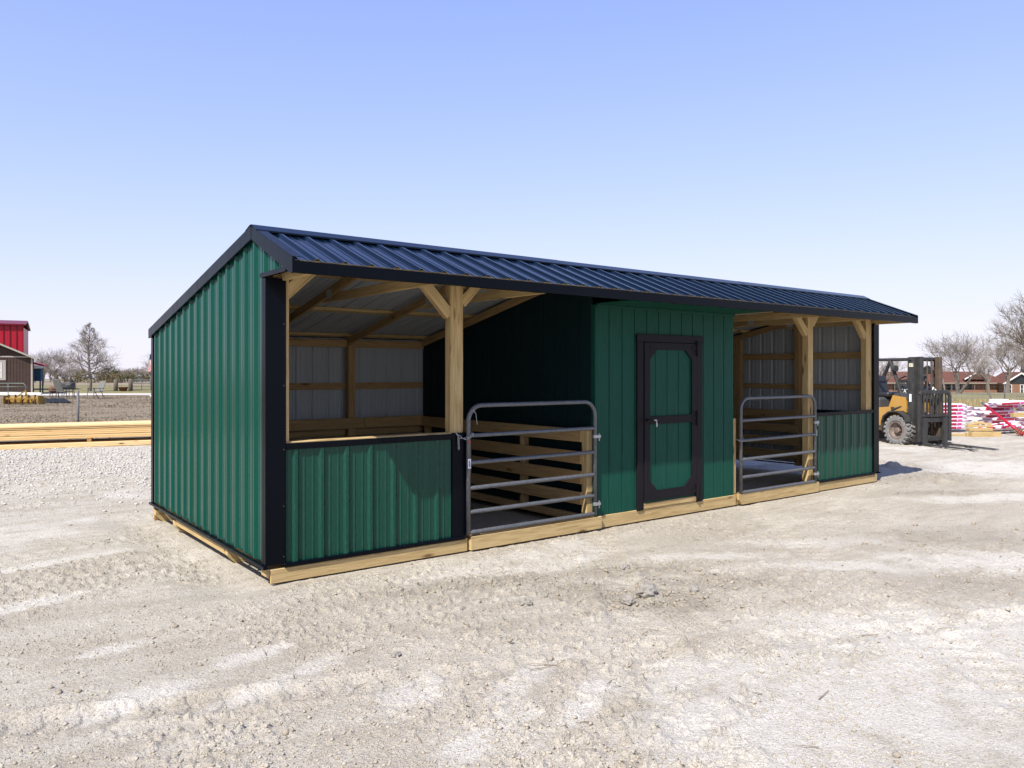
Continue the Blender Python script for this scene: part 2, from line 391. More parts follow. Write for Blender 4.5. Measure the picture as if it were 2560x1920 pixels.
    vo = n.new('ShaderNodeTexVoronoi'); vo.inputs['Scale'].default_value = 48; n.ln(P, vo.inputs['Vector'])
    vs = n.new('ShaderNodeTexVoronoi'); vs.inputs['Scale'].default_value = 110; n.ln(P, vs.inputs['Vector'])
    b1 = n.bump(n2, .45, .04); b2 = n.bump(n3, .9, .026, b1); b3 = n.bump(n.mr(vo.outputs['Distance'], .0, .55, 1, 0), .55, .012, b2); b4 = n.bump(n.mr(vs.outputs['Distance'], 0, .6, 1, 0), .5, .005, b3); n.bump(n4, .7, .006, b4)
    me.materials.append(m)
    o = link(bpy.data.objects.new('ground', me)); struct(o); return o
make_ground()
def strip(name, pts, wd, m, z=.03):
    v = []; f = []
    for i, p in enumerate(pts):
        a = Vector(pts[max(i-1, 0)]); b = Vector(pts[min(i+1, len(pts)-1)]); t = (b-a).normalized(); s = Vector((-t.y, t.x))
        for k in (-1, -.5, 0, .5, 1):
            q = Vector(p)+s*wd*.5*k*(1+.12*math.sin(i*1.7+k)); v.append((q.x, q.y, gz(q.x, q.y)+z))
        if i: f += [((i-1)*5+k, (i-1)*5+k+1, i*5+k+1, i*5+k) for k in range(4)]
    return struct(meshobj(name, v, f, m))
def noisy(name, a, b, sc=2., rough=.95):
    m = mat(name, a, rough, spec=.2); n = N(m); P = n.obj(world=True)
    n.color(n.mix(n.mr(n.noise(P, sc, 5, .65), .3, .7), a, b)); return m
M['drive'] = noisy('pale_gravel', (.52, .485, .43), (.40, .37, .325)); M['asphalt'] = noisy('grey_asphalt', (.20, .20, .205), (.28, .28, .28))
strip('driveway', [world(l, 60.5+.02*(l+30)**1) for l in np.linspace(-60, -22, 14)], 6.0, 'drive')
strip('path', [world(-30+i*.9, 120+i*9) for i in range(10)], 5.0, 'drive')
strip('road', [world(l, 143-.03*l) for l in np.linspace(20, 190, 24)], 7.5, 'asphalt')

# ------------------------------------------------------------------ the shed
L_, D_ = 9.757, 3.587; RY, RZ, EY, BY = .25, 2.745, -.61, 3.63
SF, SB = .405, .209
def zr(y): return RZ-SF*(RY-y) if y < RY else RZ-SB*(y-RY)
shed = thing('horse_shed', 'long dark green metal horse shed with black roof, tack room and two gates', 'shed', (0, 0, .15))
PITCH = .2286
def profile(u0, u1, phase, extra=()):
    pts = []
    k0 = int((u0-phase)/PITCH)-2; k1 = int((u1-phase)/PITCH)+2
    for k in range(k0, k1+1):
        c = phase+k*PITCH
        pts += [(c-.031, 0), (c-.012, .019), (c+.012, .019), (c+.031, 0)]
        for q in (1, 2):
            mN = c+PITCH*q/3; pts += [(mN-.010, 0), (mN-.004, .0042), (mN+.004, .0042), (mN+.010, 0)]
    pts.sort()
    us = [p[0] for p in pts]; hs = [p[1] for p in pts]
    ext = sorted(set([u0, u1]+[e for e in extra if u0 < e < u1]))
    out = [(u, h) for u, h in pts if u0+1e-4 < u < u1-1e-4 and all(abs(u-e) > 1e-4 for e in ext)]+[(e, float(np.interp(e, us, hs))) for e in ext]
    return sorted(out)
def ribbed(name, parent, mats, O, U, V, Nn, u0, u1, phase, v0, v1, extra=()):
    """ribbed steel sheet: U across the ribs, V along them, Nn outwards; 0.8 mm steel, coloured outside and grey inside"""
    O, U, V, Nn = map(Vector, (O, U, V, Nn)); pr = profile(u0, u1, phase, extra); verts = []; faces = []; fm = []
    k = len(pr)
    for side, off in ((0, 0.), (1, -.0014)):
        for (u, h) in pr:
            for v in (v0(u) if callable(v0) else v0, v1(u) if callable(v1) else v1): verts.append(O+U*u+V*v+Nn*(h+off))
    flip = U.cross(V).dot(Nn) < 0
    for i in range(k-1):
        a = (2*i, 2*i+2, 2*i+3, 2*i+1); b = tuple(q+2*k for q in reversed(a))
        e0 = (2*i, 2*i+2*k, 2*i+2+2*k, 2*i+2); e1 = (2*i+1, 2*i+3, 2*i+3+2*k, 2*i+1+2*k)
        for q, mi in ((a, 0), (b, 1), (e0, 1), (e1, 1)): faces.append(tuple(reversed(q)) if flip else q); fm.append(mi)
    return meshobj(name, verts, faces, mats, parent, fm=fm)
def panels(name, parent, mats, O, U, V, Nn, u0, u1, phase, v0, v1, extra=()):
    out = []; u = u0; j = phase+PITCH*math.ceil((u0-phase)/PITCH-1e-6)+PITCH*3
    while u < u1-1e-3:
        nx = min(j+.030, u1)
        if u1-nx < .12: nx = u1
        out.append(ribbed(name, parent, mats, Vector(O)+Vector(Nn)*(.0012 if len(out) % 2 else 0), U, V, Nn, u, min(nx+(.0 if nx == u1 else .012), u1), phase, v0, v1, extra)); u = nx; j += PITCH*4
    return out
def screws(parent, pts, nrm, m='screw'):
    b = MB(); Nn = Vector(nrm)
    for p in pts:
        p = Vector(p); b.tube([p-Nn*.002, p+Nn*.005], .0065, 6)
    return stuff(b.obj('screws', m, parent))

# gable end nearest the camera (faces -X): runs from the back wall to the eave overhang
YS = .2586
zb = lambda y: .013*max(y, 0)+.012
gl0 = lambda y: 2.345 if y < -.0005 else zb(y)
topg = lambda y: zr(y)-.035
gw = bx('gable_wall_frame', 'wood2', shed, .052, .085, .10, 3.5, 0.02, .10)
panels('siding_panel', shed, ['green', 'galv'], (0, 0, 0), (0, 1, 0), (0, 0, 1), (-1, 0, 0), .03, D_, YS, zb, topg, (RY,))
ribbed('siding_panel', shed, ['green', 'galv'], (0, 0, 0), (0, 1, 0), (0, 0, 1), (-1, 0, 0), -.50, .03, YS, lambda y: 2.345, topg)
# far gable
panels('siding_panel', shed, ['green', 'galv'], (L_, 0, 0), (0, 1, 0), (0, 0, 1), (1, 0, 0), .03, D_, YS, .012, topg, (RY,))
ribbed('siding_panel', shed, ['green', 'galv'], (L_, 0, 0), (0, 1, 0), (0, 0, 1), (1, 0, 0), -.50, .03, YS, 2.345, topg)
# back wall
panels('siding_panel', shed, ['green', 'galv'], (0, D_, 0), (1, 0, 0), (0, 0, 1), (0, 1, 0), .0, L_, .11, .012, zr(D_)-.03)
# front half walls
HT = .93
for (a, b, ph, mt_) in ((.149, 1.775, .2396, 'greenlow'), (8.0, 9.62, 8.08, 'greenlow')):
    hw = bx('half_wall', 'wood2', shed, a, b, .045, .075, .05, .10)
    panels('siding_panel', hw, [mt_, 'galv'], (0, 0, 0), (1, 0, 0), (0, 0, 1), (0, -1, 0), a, b, ph, .0, HT+.015)
    zp = .972 if a < 1 else .952
    board('top_plate', (a+.005, .040, zp), (b+.13*(a < 1), .040, zp), .09, .034, 'wood', hw, up=(0, 1, 0))
    bx('top_trim', 'black', hw, a, b, -.024, -.006, HT-.004, .978, .003)
    bx('base_trim', 'black', hw, a-.02, b+.13*(a < 1)+.02*(a > 1), -.042, -.002, -.026, .004, .004)
    sc = []
    for k in range(12):
        x = ph+k*PITCH+.045
        if a+.03 < x < b-.02: sc += [(x, -.0015, .885), (x, -.0015, .45), (x, -.0015, .06)]
    screws(hw, sc, (0, -1, 0))
# corner trims (wide black wraps)
for nm, x0, x1, gx in (('corner_trim', -.024, .149, -.024), ('corner_trim', 9.62, L_+.024, L_+.024)):
    q = MB(); q.box(x0, x1, -.028, .004, .0, 2.318, .004); q.box(min(gx, gx+.028*(1 if gx < 0 else -1)), max(gx, gx+.028*(1 if gx < 0 else -1)), .004, .062, .0, 2.318, .004)
    c_ = q.obj(nm, 'black', shed)
    screws(c_, [((x1-.022) if gx < 0 else (x0+.022), -.029, z) for z in (.06, .47, .93, 1.45, 1.95)], (0, -1, 0))
q = MB(); q.box(-.024, .004, 3.525, 3.612, .045, 1.955, .004); q.box(.004, .06, 3.590, 3.612, .045, 1.955, .002); q.obj('corner_trim', 'black', shed)
q = MB(); q.box(L_-.004, L_+.024, 3.525, 3.612, .0, 1.955, .004); q.obj('corner_trim', 'black', shed)
# base trim along the gable
q = MB(); q.bar((-.028, -.04, -.012), (-.028, D_+.03, .035), .024, .035); q.obj('base_trim', 'black', shed)
q = MB(); q.bar((L_+.028, -.04, -.012), (L_+.028, D_+.03, -.012), .024, .035); q.obj('base_trim', 'black', shed)
# wooden edges of the front openings
board('corner_post', (.167, .045, .99), (.167, .045, 2.36), .089, .036, 'wood', shed, up=(0, 1, 0))
board('corner_post', (9.52, .05, .0), (9.52, .05, 2.40), .089, .14, 'wood', shed, up=(0, 1, 0))
for x in (.10, 9.655): board('corner_post', (x, .06, .02), (x, .06, 2.36), .09, .09, 'wood2', shed, up=(0, 1, 0))
POSTS = ((1.768, 1.913), (7.833, 7.961))
for (a, b) in POSTS: board('post', ((a+b)/2, .052, -.01), ((a+b)/2, .052, 2.42), .098, b-a, 'wood', shed, up=(0, 1, 0), c=.006)
q = MB(); q.box(1.772, 1.930, -.026, -.001, .0, .985, .003); q.obj('end_trim', 'black', shed)
q = MB(); q.box(7.966, 8.004, -.024, .03, .0, .965, .003); q.obj('end_trim', 'black', shed)
board('end_trim_wood', (6.127, .045, .0), (6.127, .045, .965), .085, .066, 'wood', shed, up=(0, 1, 0))
board('end_post', (3.598, .072, .0), (3.598, .072, .925), .085, .085, 'wood', shed, up=(0, 1, 0))
# headers, braces
for (a, b) in ((.19, 3.64), (6.10, 9.6)):
    board('header_beam', (a, .135, 2.485), (b, .135, 2.485), .14, .038, 'wood', shed)
def brace(x0, z0, x1, z1, y=.045): board('knee_brace', (x0, y, z0), (x1, y, z1), .10, .07, 'wood', shed, up=(0, 0, 1))
brace(.15, 2.19, .40, 2.42); brace(1.775, 2.10, 1.46, 2.42); brace(1.905, 2.22, 2.10, 2.42)
brace(7.84, 2.10, 7.52, 2.42); brace(7.955, 2.24, 8.10, 2.41); brace(9.45, 2.10, 9.15, 2.42)
# trusses: sloping rafters with a level chord out to the eave
def truss(x, t=.038, m='wood2', chord=True):
    p = .040
    board('rafter', (x, RY-.01, zr(RY)-p-.05), (x, BY-.06, zr(BY-.06)-p-.05), .092, t, m, shed)
    board('rafter', (x, RY-.02, zr(RY)-p-.055), (x, EY+.06, zr(EY+.06)-p-.045), .070, t, m, shed)
    if not chord: return
    board('chord', (x+t*.98, -.555, 2.348), (x+t*.98, 1.72, 2.348), .089, t, 'wood', shed)
    MB().box(x-.022, x-.0195, 1.38, 1.50, 2.33, 2.42).obj('truss_plate', 'galv', shed)
for x in (.10, 1.22, 2.44): truss(x)
truss(3.60, chord=False)
for x in (6.14, 7.32, 8.54, 9.64): truss(x)
for y in (-.55, -.06, .18, .33, 1.15, 2.33, 3.46):
    z = zr(y)-.0215; s_ = SF if y < RY else -SB
    up = Vector((0, 1, s_)).normalized()
    for (a, b) in ((.03, 4.88), (4.885, L_-.03)): board('purlin', (a, y, z), (b, y, z), .089, .036, 'wood', shed, up=up)
# roof sheets
cf = 1/math.hypot(1, SF); cb = 1/math.hypot(1, SB)
panels('roof_panel', shed, ['roof', 'galv'], (0, RY, RZ), (1, 0, 0), (0, -cf, -SF*cf), (0, -SF*cf, cf), -.02, L_+.02, .16, .012, (RY-EY)/cf)
panels('roof_panel', shed, ['roof', 'galv'], (0, RY, RZ), (1, 0, 0), (0, cb, -SB*cb), (0, SB*cb, cb), -.02, L_+.02, .16, .012, (BY-RY)/cb)
sc = []
for k in range(43):
    x = .16+k*PITCH+.045
    for y in (-.53, -.05): sc.append((x, y, zr(y)+.001))
screws(shed, sc, (0, -SF*cf, cf))
# ridge cap
a, hgt = .135, .030
prof = [(RY-a*cf, RZ-a*SF*cf+hgt), (RY-.02, RZ+hgt+.004), (RY+.02, RZ+hgt+.006), (RY+a*cb, RZ-a*SB*cb+hgt)]
low = [(y, z-.004) for y, z in prof]
MB().prism(prof+low[::-1], 0, -.045, 3.30).obj('ridge_cap', 'roof', shed)
MB().prism([(y, z-.002) for y, z in prof+low[::-1]], 0, 3.26, 6.56).obj('ridge_cap', 'roof', shed)
MB().prism(prof+low[::-1], 0, 6.52, L_+.04).obj('ridge_cap', 'roof', shed)
q = MB(); q.bar((-.045, RY-a*cf, RZ-a*SF*cf+hgt-.008), (L_+.04, RY-a*cf, RZ-a*SF*cf+hgt-.008), .012, .004); q.obj('ridge_hem', 'roof', shed)
# eave fascia in three lengths, rake trims, end returns
for (x0, x1, dz) in ((-.035, 3.62, 0), (3.618, 6.62, .001), (6.618, L_+.035, .002)):
    q = MB(); q.box(x0, x1, EY-.006-dz, EY+.006-dz, 2.300, 2.388, .002); q.box(x0, x1, EY+.006-dz, EY+.04, 2.300, 2.306); q.obj('eave_fascia', 'black', shed)
for (xa, xb, xt0, xt1) in ((-.042, -.022, -.042, .045), (L_+.022, L_+.042, L_-.045, L_+.042)):
    q = MB(); q.prism([(RY, RZ+.020), (EY-.008, zr(EY-.008)+.020), (EY-.008, 2.300), (EY+.03, 2.297), (RY, RZ-.085)], 0, xa, xb)
    q.prism([(RY, RZ+.0255), (EY-.004, zr(EY-.004)+.0255), (EY-.004, zr(EY-.004)+.0215), (RY, RZ+.0215)], 0, xt0, xt1); q.obj('rake_trim', 'black', shed)
    q = MB(); q.prism([(RY, RZ+.020), (BY+.02, zr(BY+.02)+.020), (BY+.02, zr(BY+.02)-.078), (RY, RZ-.085)], 0, xa-.002, xb-.002)
    q.prism([(RY, RZ+.0255), (BY+.02, zr(BY+.02)+.0255), (BY+.02, zr(BY+.02)+.0215), (RY, RZ+.0215)], 0, xt0-.002, xt1-.002); q.obj('rake_trim', 'black', shed)
    xm = -.036 if xa < 0 else L_+.004
    bx('return_trim', 'black', shed, xm, xm+.032, -.47, .065, 2.322, 2.358, .003)
b_ = BY+.012
bx('eave_fascia', 'black', shed, -.03, L_+.03, b_, b_+.01, zr(BY)-.08, zr(BY)+.005)
bx('base_board', 'wood2', shed, .0, L_, D_-.030, D_+.004, -.16, .035, .003)
# skids under the building, gate sills
SK = ((-.005, .095), (.93, 1.03), (2.62, 2.72), (3.44, 3.55))
for i, (a, b) in enumerate(SK):
    z0, z1 = (-.148 if i == 0 else -.19), -.032
    q = MB(); q.prism([(-.012, z1), (-.012, -.088), (.085, z0), ((L_ if i in (0, 3) else 1.3)-.06, z0), ((L_ if i in (0, 3) else 1.3)-.02, z0+.03), ((L_ if i in (0, 3) else 1.3)-.02, z1)], 1, a, b)
    o = q.obj('skid', 'wood', shed)
board('end_joist', (.004, 1.035, -.062), (.004, 2.615, -.044), .062, .03, 'wood', shed)
board('floor_sill', (1.98, .03, -.02), (9.65, .03, -.02), .06, .03, 'wood2', shed, up=(0, 1, 0))
board('gate_sill', (1.955, -.047, -.074), (3.69, -.047, -.074), .132, .038, 'wood', shed)
q = MB(); q.prism([(6.13, -.003), (8.0, -.003), (8.0, -.140), (6.19, -.140), (6.14, -.075)], 1, -.066, -.028); q.obj('gate_sill', 'wood', shed)
board('face_board', (.02, -.0165, -.090), (1.94, -.0165, -.090), .114, .020, 'wood', shed)
board('face_board', (3.70, -.0165, -.078), (6.12, -.0165, -.078), .134, .020, 'wood', shed)
board('face_board', (8.01, -.0165, -.090), (9.72, -.0165, -.090), .114, .020, 'wood', shed)

# ---- tack room
TX0, TX1, TH = 3.646, 6.087, 2.300
tw = bx('tack_room_wall', 'tackdark', shed, TX0+.02, TX1-.02, -.004, .012, .0, TH-.005)
BW = (TX1-TX0)/12
for k in range(12):
    bx('siding_board', 'tack', tw, TX0+k*BW+.0045, TX0+(k+1)*BW-.0045, -.016, -.004, -.012, TH-.003, .003)
bx('corner_board', 'tack', tw, TX0-.012, TX0+.004, -.018, .05, -.012, TH-.003, .003)
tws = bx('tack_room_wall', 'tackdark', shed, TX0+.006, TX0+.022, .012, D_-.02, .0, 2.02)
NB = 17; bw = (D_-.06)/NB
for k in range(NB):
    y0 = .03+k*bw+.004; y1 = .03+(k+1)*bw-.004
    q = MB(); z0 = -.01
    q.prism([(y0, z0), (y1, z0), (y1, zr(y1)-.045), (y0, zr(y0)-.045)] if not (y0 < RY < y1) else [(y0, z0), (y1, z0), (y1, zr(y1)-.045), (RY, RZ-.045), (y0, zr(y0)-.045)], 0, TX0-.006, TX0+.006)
    q.obj('siding_board', 'tackshade', tws)
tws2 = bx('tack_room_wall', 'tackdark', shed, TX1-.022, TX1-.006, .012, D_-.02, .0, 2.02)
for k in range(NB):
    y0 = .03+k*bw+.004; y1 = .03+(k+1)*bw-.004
    MB().prism([(y0, -.01), (y1, -.01), (y1, zr(y1)-.045), (y0, zr(y0)-.045)], 0, TX1-.006, TX1+.006).obj('siding_board', 'tackshade', tws2)
bx('soffit', 'tack', shed, TX0, TX1, EY+.045, -.018, TH+.001, TH+.012)
bx('soffit_mould', 'tack', shed, TX0, TX1, -.040, -.017, TH-.028, TH, .003)
# door trim
bx('door_trim', 'doorblack', shed, 4.268, 5.436, -.046, -.0165, 1.908, 1.998, .004)
bx('door_trim', 'doorblack', shed, 4.276, 4.380, -.042, -.0165, -.022, 1.907, .004)
bx('door_trim', 'doorblack', shed, 5.324, 5.430, -.042, -.0165, -.022, 1.907, .004)
bx('threshold', 'wood', shed, 4.384, 5.320, -.036, -.0165, -.008, .052, .003)
door = bx('door', 'tackdark', shed, 4.386, 5.319, -.022, -.017, .056, 1.905)
db = (5.319-4.386)/4.6
for k in range(5):
    x0 = 4.386+k*db+.004-.4*db*(k > 0)*0; x1 = min(4.386+(k+1)*db-.004, 5.319)
    bx('door_board', 'tack', door, x0, x1, -.030, -.022, .056, 1.90, .0025)
DF = -.050
bx('stile', 'doorblack', door, 4.388, 4.482, DF, -.030, .078, 1.904, .003)
bx('stile', 'doorblack', door, 5.221, 5.318, DF, -.030, .078, 1.904, .003)
bx('rail', 'doorblack', door, 4.483, 5.220, DF, -.030, 1.822, 1.904, .003)
bx('rail', 'doorblack', door, 4.483, 5.220, DF, -.030, .958, 1.048, .003)
bx('rail', 'doorblack', door, 4.483, 5.220, DF, -.030, .078, .190, .003)
for (xc, zc, sx, sz) in ((4.482, 1.823, 1, -1), (5.221, 1.823, -1, -1), (4.482, .189, 1, 1), (5.221, .189, -1, 1)):
    MB().prism([(xc, zc), (xc+sx*.122, zc), (xc, zc+sz*.112)], 1, DF+.001, -.030).obj('corner_block', 'doorblack', door)
for z in (1.851, 1.005, .118):
    q = MB(); q.box(5.300, 5.322, DF-.014, DF, z-.085, z+.085, .004); q.box(5.225, 5.305, DF-.006, DF, z-.018, z+.018, .003); q.box(5.326, 5.350, DF-.008, -.042, z-.10, z+.075, .003)
    q.tube([(5.312, DF-.012, z-.09), (5.312, DF-.012, z+.09)], .009, 8); q.obj('hinge', 'doorblack', door)
q = MB(); q.tube([(4.43, DF, 1.009), (4.43, DF-.05, 1.009)], .016, 10); q.box(4.372, 4.488, DF-.062, DF-.046, 1.000, 1.020, .005); q.obj('handle', 'doorblack', door)
q = MB(); q.tube([(4.47, DF-.066, 1.012), (4.515, DF-.064, 1.006)], .010, 8); q.box(4.507, 4.521, DF-.069, DF-.066, .93, .995, .001); q.box(4.521, 4.533, DF-.064, DF-.061, .935, .975, .001); q.obj('key', 'zinc', door)

# ---- interior framing: girts, studs, kick boards
for (z0, z1) in ((1.328, 1.417), (.70, .79), (.05, .14)):
    board('girt', (.09, D_-.022, (z0+z1)/2), (TX0-.02, D_-.022, (z0+z1)/2), z1-z0, .036, 'wood2', shed)
    board('girt', (TX1+.02, D_-.022, (z0+z1)/2), (L_-.06, D_-.022, (z0+z1)/2), z1-z0, .036, 'wood2', shed)
board('back_plate', (.09, D_-.060, 1.945), (TX0-.02, D_-.060, 1.945), .10, .036, 'wood2', shed)
board('back_plate', (TX1+.02, D_-.060, 1.945), (L_-.06, D_-.060, 1.945), .10, .036, 'wood2', shed)
for x in (.14, 2.46, 6.16, 8.5): board('stud', (x, D_-.09, -.02), (x, D_-.09, 1.92), .095, .10, 'wood2', shed, up=(0, 1, 0))
ZK = ((.795, .935), (.555, .69), (.335, .475), (.11, .245))
for z0, z1 in ZK:
    z = (z0+z1)/2; h = z1-z0
    board('kick_board', (.11, D_-.157, z+.012), (2.63, D_-.157, z+.012), h, .036, 'wood2', shed)
    board('kick_board', (2.635, D_-.157, z+.012), (3.56, D_-.157, z+.012), h, .036, 'wood2', shed)
    board('kick_board', (3.545, .10, z), (3.545, 2.30, z), h, .036, 'wood2', shed)
    board('kick_board', (3.545, 2.303, z), (3.545, 3.40, z), h, .036, 'wood2', shed)
    board('kick_board', (9.60, 1.27, z-.02), (9.60, 3.42, z-.02), h, .036, 'wood2', shed)
    board('kick_board', (.16, .14, z), (.16, 3.42, z), h, .036, 'wood2', shed)
    board('kick_board', (6.16, D_-.157, z), (9.58, D_-.157, z), h, .036, 'wood2', shed)
for y in (1.17, 2.36, 3.36): board('stud', (3.600, y, -.02), (3.600, y, .90), .09, .066, 'wood2', shed, up=(1, 0, 0))
board('floor_plate', (3.605, .12, -.05), (3.605, 3.45, -.05), .08, .06, 'wood2', shed)
for (z0, z1) in ((1.777, 1.882), (1.277, 1.36), (.68, .77)):
    board('girt', (9.724, .12, (z0+z1)/2), (9.724, 3.52, (z0+z1)/2), z1-z0, .036, 'wood2', shed)
    board('girt', (.035, .12, (z0+z1)/2), (.035, 3.52, (z0+z1)/2), z1-z0, .036, 'wood2', shed)
for y, wd in ((1.30, .09), (2.50, .14)):
    board('stud', (9.655, y, -.02), (9.655, y, zr(y)-.13), wd, .09, 'wood2', shed, up=(0, 1, 0)); board('stud', (.10, y, -.02), (.10, y, zr(y)-.13), wd, .09, 'wood2', shed, up=(0, 1, 0))
M['darkpanel'] = paint_wood('black_panel', (.010, .011, .014))
bx('dark_panel', 'darkpanel', shed, 9.690, 9.702, .11, 1.25, -.05, .94)  # near-black sheet inside the far gable, ahead of the kick boards

# ---- tube gates
def gate(x0, x1, dz=0., hinge_right=True):
    y = -.052; r = .0215; zt = 1.262+dz; rc = .15; xa, xb = x0+r, x1-r
    pts = [(xa, y, .012+dz)]+[(xa, y, zt-r-rc)]
    pts += [(xa+rc-rc*math.cos(a), y, zt-r-rc+rc*math.sin(a)) for a in np.linspace(0, math.pi/2, 9)[1:]]
    pts += [(xb-rc+rc*math.sin(a), y, zt-r-rc+rc*math.cos(a)) for a in np.linspace(0, math.pi/2, 9)]
    pts += [(xb, y, .012+dz)]
    g = meshobj('gate', *tubegeo(pts, r, 14), 'gate', shed, True)
    for z in (.955, .697, .454, .226, .032):
        q = MB()
        pp = [(xa+.003, y, z+dz), (xa+.03, y-.003, z+dz)]+[(xa+(xb-xa)*t, y-.003, z+dz) for t in (.25, .5, .75)]+[(xb-.03, y-.003, z+dz), (xb-.003, y, z+dz)]
        rr = [r*.55, r*.93]+[r*.97]*3+[r*.93, r*.55]
        q.tube(pp, rr, 12); q.obj('rail', 'gate', g, True)
    xh = x1 if hinge_right else x0; s = 1 if hinge_right else -1
    for z in (.865, .135):
        q = MB(); q.tube([(xb if hinge_right else xa, y, z+dz-.018), (xb if hinge_right else xa, y, z+dz+.018)], r+.003, 12)
        q.box(*sorted((xh-s*.06, xh+s*.045)), y-.028, y-.021, z+dz-.016, z+dz+.016, .002); q.tube([(xh+s*.034, y-.01, z+dz-.05), (xh+s*.034, y-.01, z+dz+.03)], .008, 8)
        q.tube([(xh+s*.034, y-.012, z+dz), (xh+s*.034, .03, z+dz)], .007, 8); q.obj('hinge', 'zinc', g)
    return g, xa, y, r
g1, gxa, gy, gr = gate(1.912, 3.617)
g2, g2a, _, _ = gate(6.165, 7.935, -.018)
q = MB(); q.box(gxa-.020, gxa+.014, gy-.0245, gy-.0215, .645, .735, .001); o = q.obj('sticker', 'sticker', g1)
q = MB(); q.box(gxa-.010, gxa-.002, gy-.0255, gy-.0246, .66, .72); q.box(gxa+.003, gxa+.007, gy-.0255, gy-.0246, .655, .70); q.obj('print_block', 'print', g1)
q = MB(); q.tube([(gxa, gy-.020, .895), (gxa, gy-.027, .895)], .011, 12); q.obj('reflector', 'redplastic', g1)
q = MB(); q.box(7.935, 7.939, gy-.02, gy+.012, .655, .745, .001); q.obj('sticker', 'sticker', g2)
q = MB(); q.tube([(gxa+.045, gy-.028, 1.195), (gxa+.066, gy-.03, 1.165), (gxa+.075, gy-.03, 1.10), (gxa+.083, gy-.03, 1.06)], .0028, 5)
q.tube([(gxa+.022, gy-.018, 1.19), (gxa+.045, gy-.028, 1.195), (gxa+.06, gy-.01, 1.17)], .0028, 5); q.obj('wire_tie', 'zinc', g1)
def chain(name, label, path, parent=None, n_=8):
    t = thing(name, label, 'chain', path[0]); P = [Vector(p)-Vector(path[0]) for p in path]
    seg = [0]
    for a, b in zip(P[:-1], P[1:]): seg.append(seg[-1]+(b-a).length)
    def at(s):
        for i in range(len(P)-1):
            if s <= seg[i+1]+1e-9: return P[i].lerp(P[i+1], (s-seg[i])/max(1e-9, seg[i+1]-seg[i]))
        return P[-1]
    for k in range(n_):
        a, b = at(seg[-1]*k/n_), at(seg[-1]*(k+1)/n_); Lk = (b-a).length*.62; _, mt = frame(a, b, (0, 0, 1) if k % 2 else (0, 1, .2))
        pts = []
        for i in range(17):
            an = 2*math.pi*i/16; pts.append(mt @ Vector((math.cos(an)*Lk, math.sin(an)*.0105, 0)))
        meshobj('link', *tubegeo(pts, .0030, 6, False), 'zinc', t, True)
    return t
cz = .15
chain('gate_chain', 'short zinc chain looping from post to the gate beside the wide half wall', [(1.80, -.040, .985+cz), (1.83, -.055, .945+cz), (1.875, -.075, .93+cz), (1.925, -.09, .94+cz), (1.965, -.085, .975+cz), (1.972, -.055, .985+cz)], None, 7)
chain('chain_end', 'loose end of zinc chain hanging on the black end trim', [(1.822, -.048, .945+cz), (1.826, -.045, .885+cz), (1.828, -.045, .83+cz)], None, 3)
chain('gate_chain', 'short zinc chain holding the gate next to the tack room door', [(6.13, -.02, .70+cz), (6.16, -.075, .675+cz), (6.20, -.083, .68+cz), (6.235, -.06, .715+cz)], None, 4)

# ------------------------------------------------------------------ loose stones, clods and twigs on the yard
M['pebble'] = noisy('caliche_pebbles', (.41, .365, .295), (.29, .25, .195), 14.)
M['crumb2'] = noisy('brown_crumbs', (.33, .285, .225), (.23, .195, .15), 30.)
M['crumb'] = noisy('pale_crumbs', (.46, .41, .34), (.32, .28, .225), 30.)
M['clod'] = noisy('grey_dirt_clod', (.30, .275, .24), (.19, .175, .155), 40.)
M['twig'] = noisy('dry_twig', (.16, .12, .085), (.28, .22, .15), 60.)
def ico():
    t = (1+5**.5)/2; v = np.array([(-1, t, 0), (1, t, 0), (-1, -t, 0), (1, -t, 0), (0, -1, t), (0, 1, t), (0, -1, -t), (0, 1, -t), (t, 0, -1), (t, 0, 1), (-t, 0, -1), (-t, 0, 1)], float)
    f = np.array([(0, 11, 5), (0, 5, 1), (0, 1, 7), (0, 7, 10), (0, 10, 11), (1, 5, 9), (5, 11, 4), (11, 10, 2), (10, 7, 6), (7, 1, 8), (3, 9, 4), (3, 4, 2), (3, 2, 6), (3, 6, 8), (3, 8, 9), (4, 9, 5), (2, 4, 11), (6, 2, 10), (8, 6, 7), (9, 8, 1)])
    return v/np.linalg.norm(v[0]), f
def bulk(name, V, Q, m):
    me = bpy.data.meshes.new(name); k = Q.shape[1]; me.vertices.add(len(V)); me.vertices.foreach_set('co', V.ravel().astype(np.float32))
    me.loops.add(Q.size); me.loops.foreach_set('vertex_index', Q.ravel().astype(np.int32))
    me.polygons.add(len(Q)); me.polygons.foreach_set('loop_start', np.arange(0, Q.size, k, dtype=np.int32)); me.polygons.foreach_set('loop_total', np.full(len(Q), k, np.int32))
    me.materials.append(M[m]); me.update(calc_edges=True)
    return link(bpy.data.objects.new(name, me))
def ground_z(x, y):
    l, d = ld(x, y); return gbase(x, y)+relief(x, y, np.hypot(l, d))
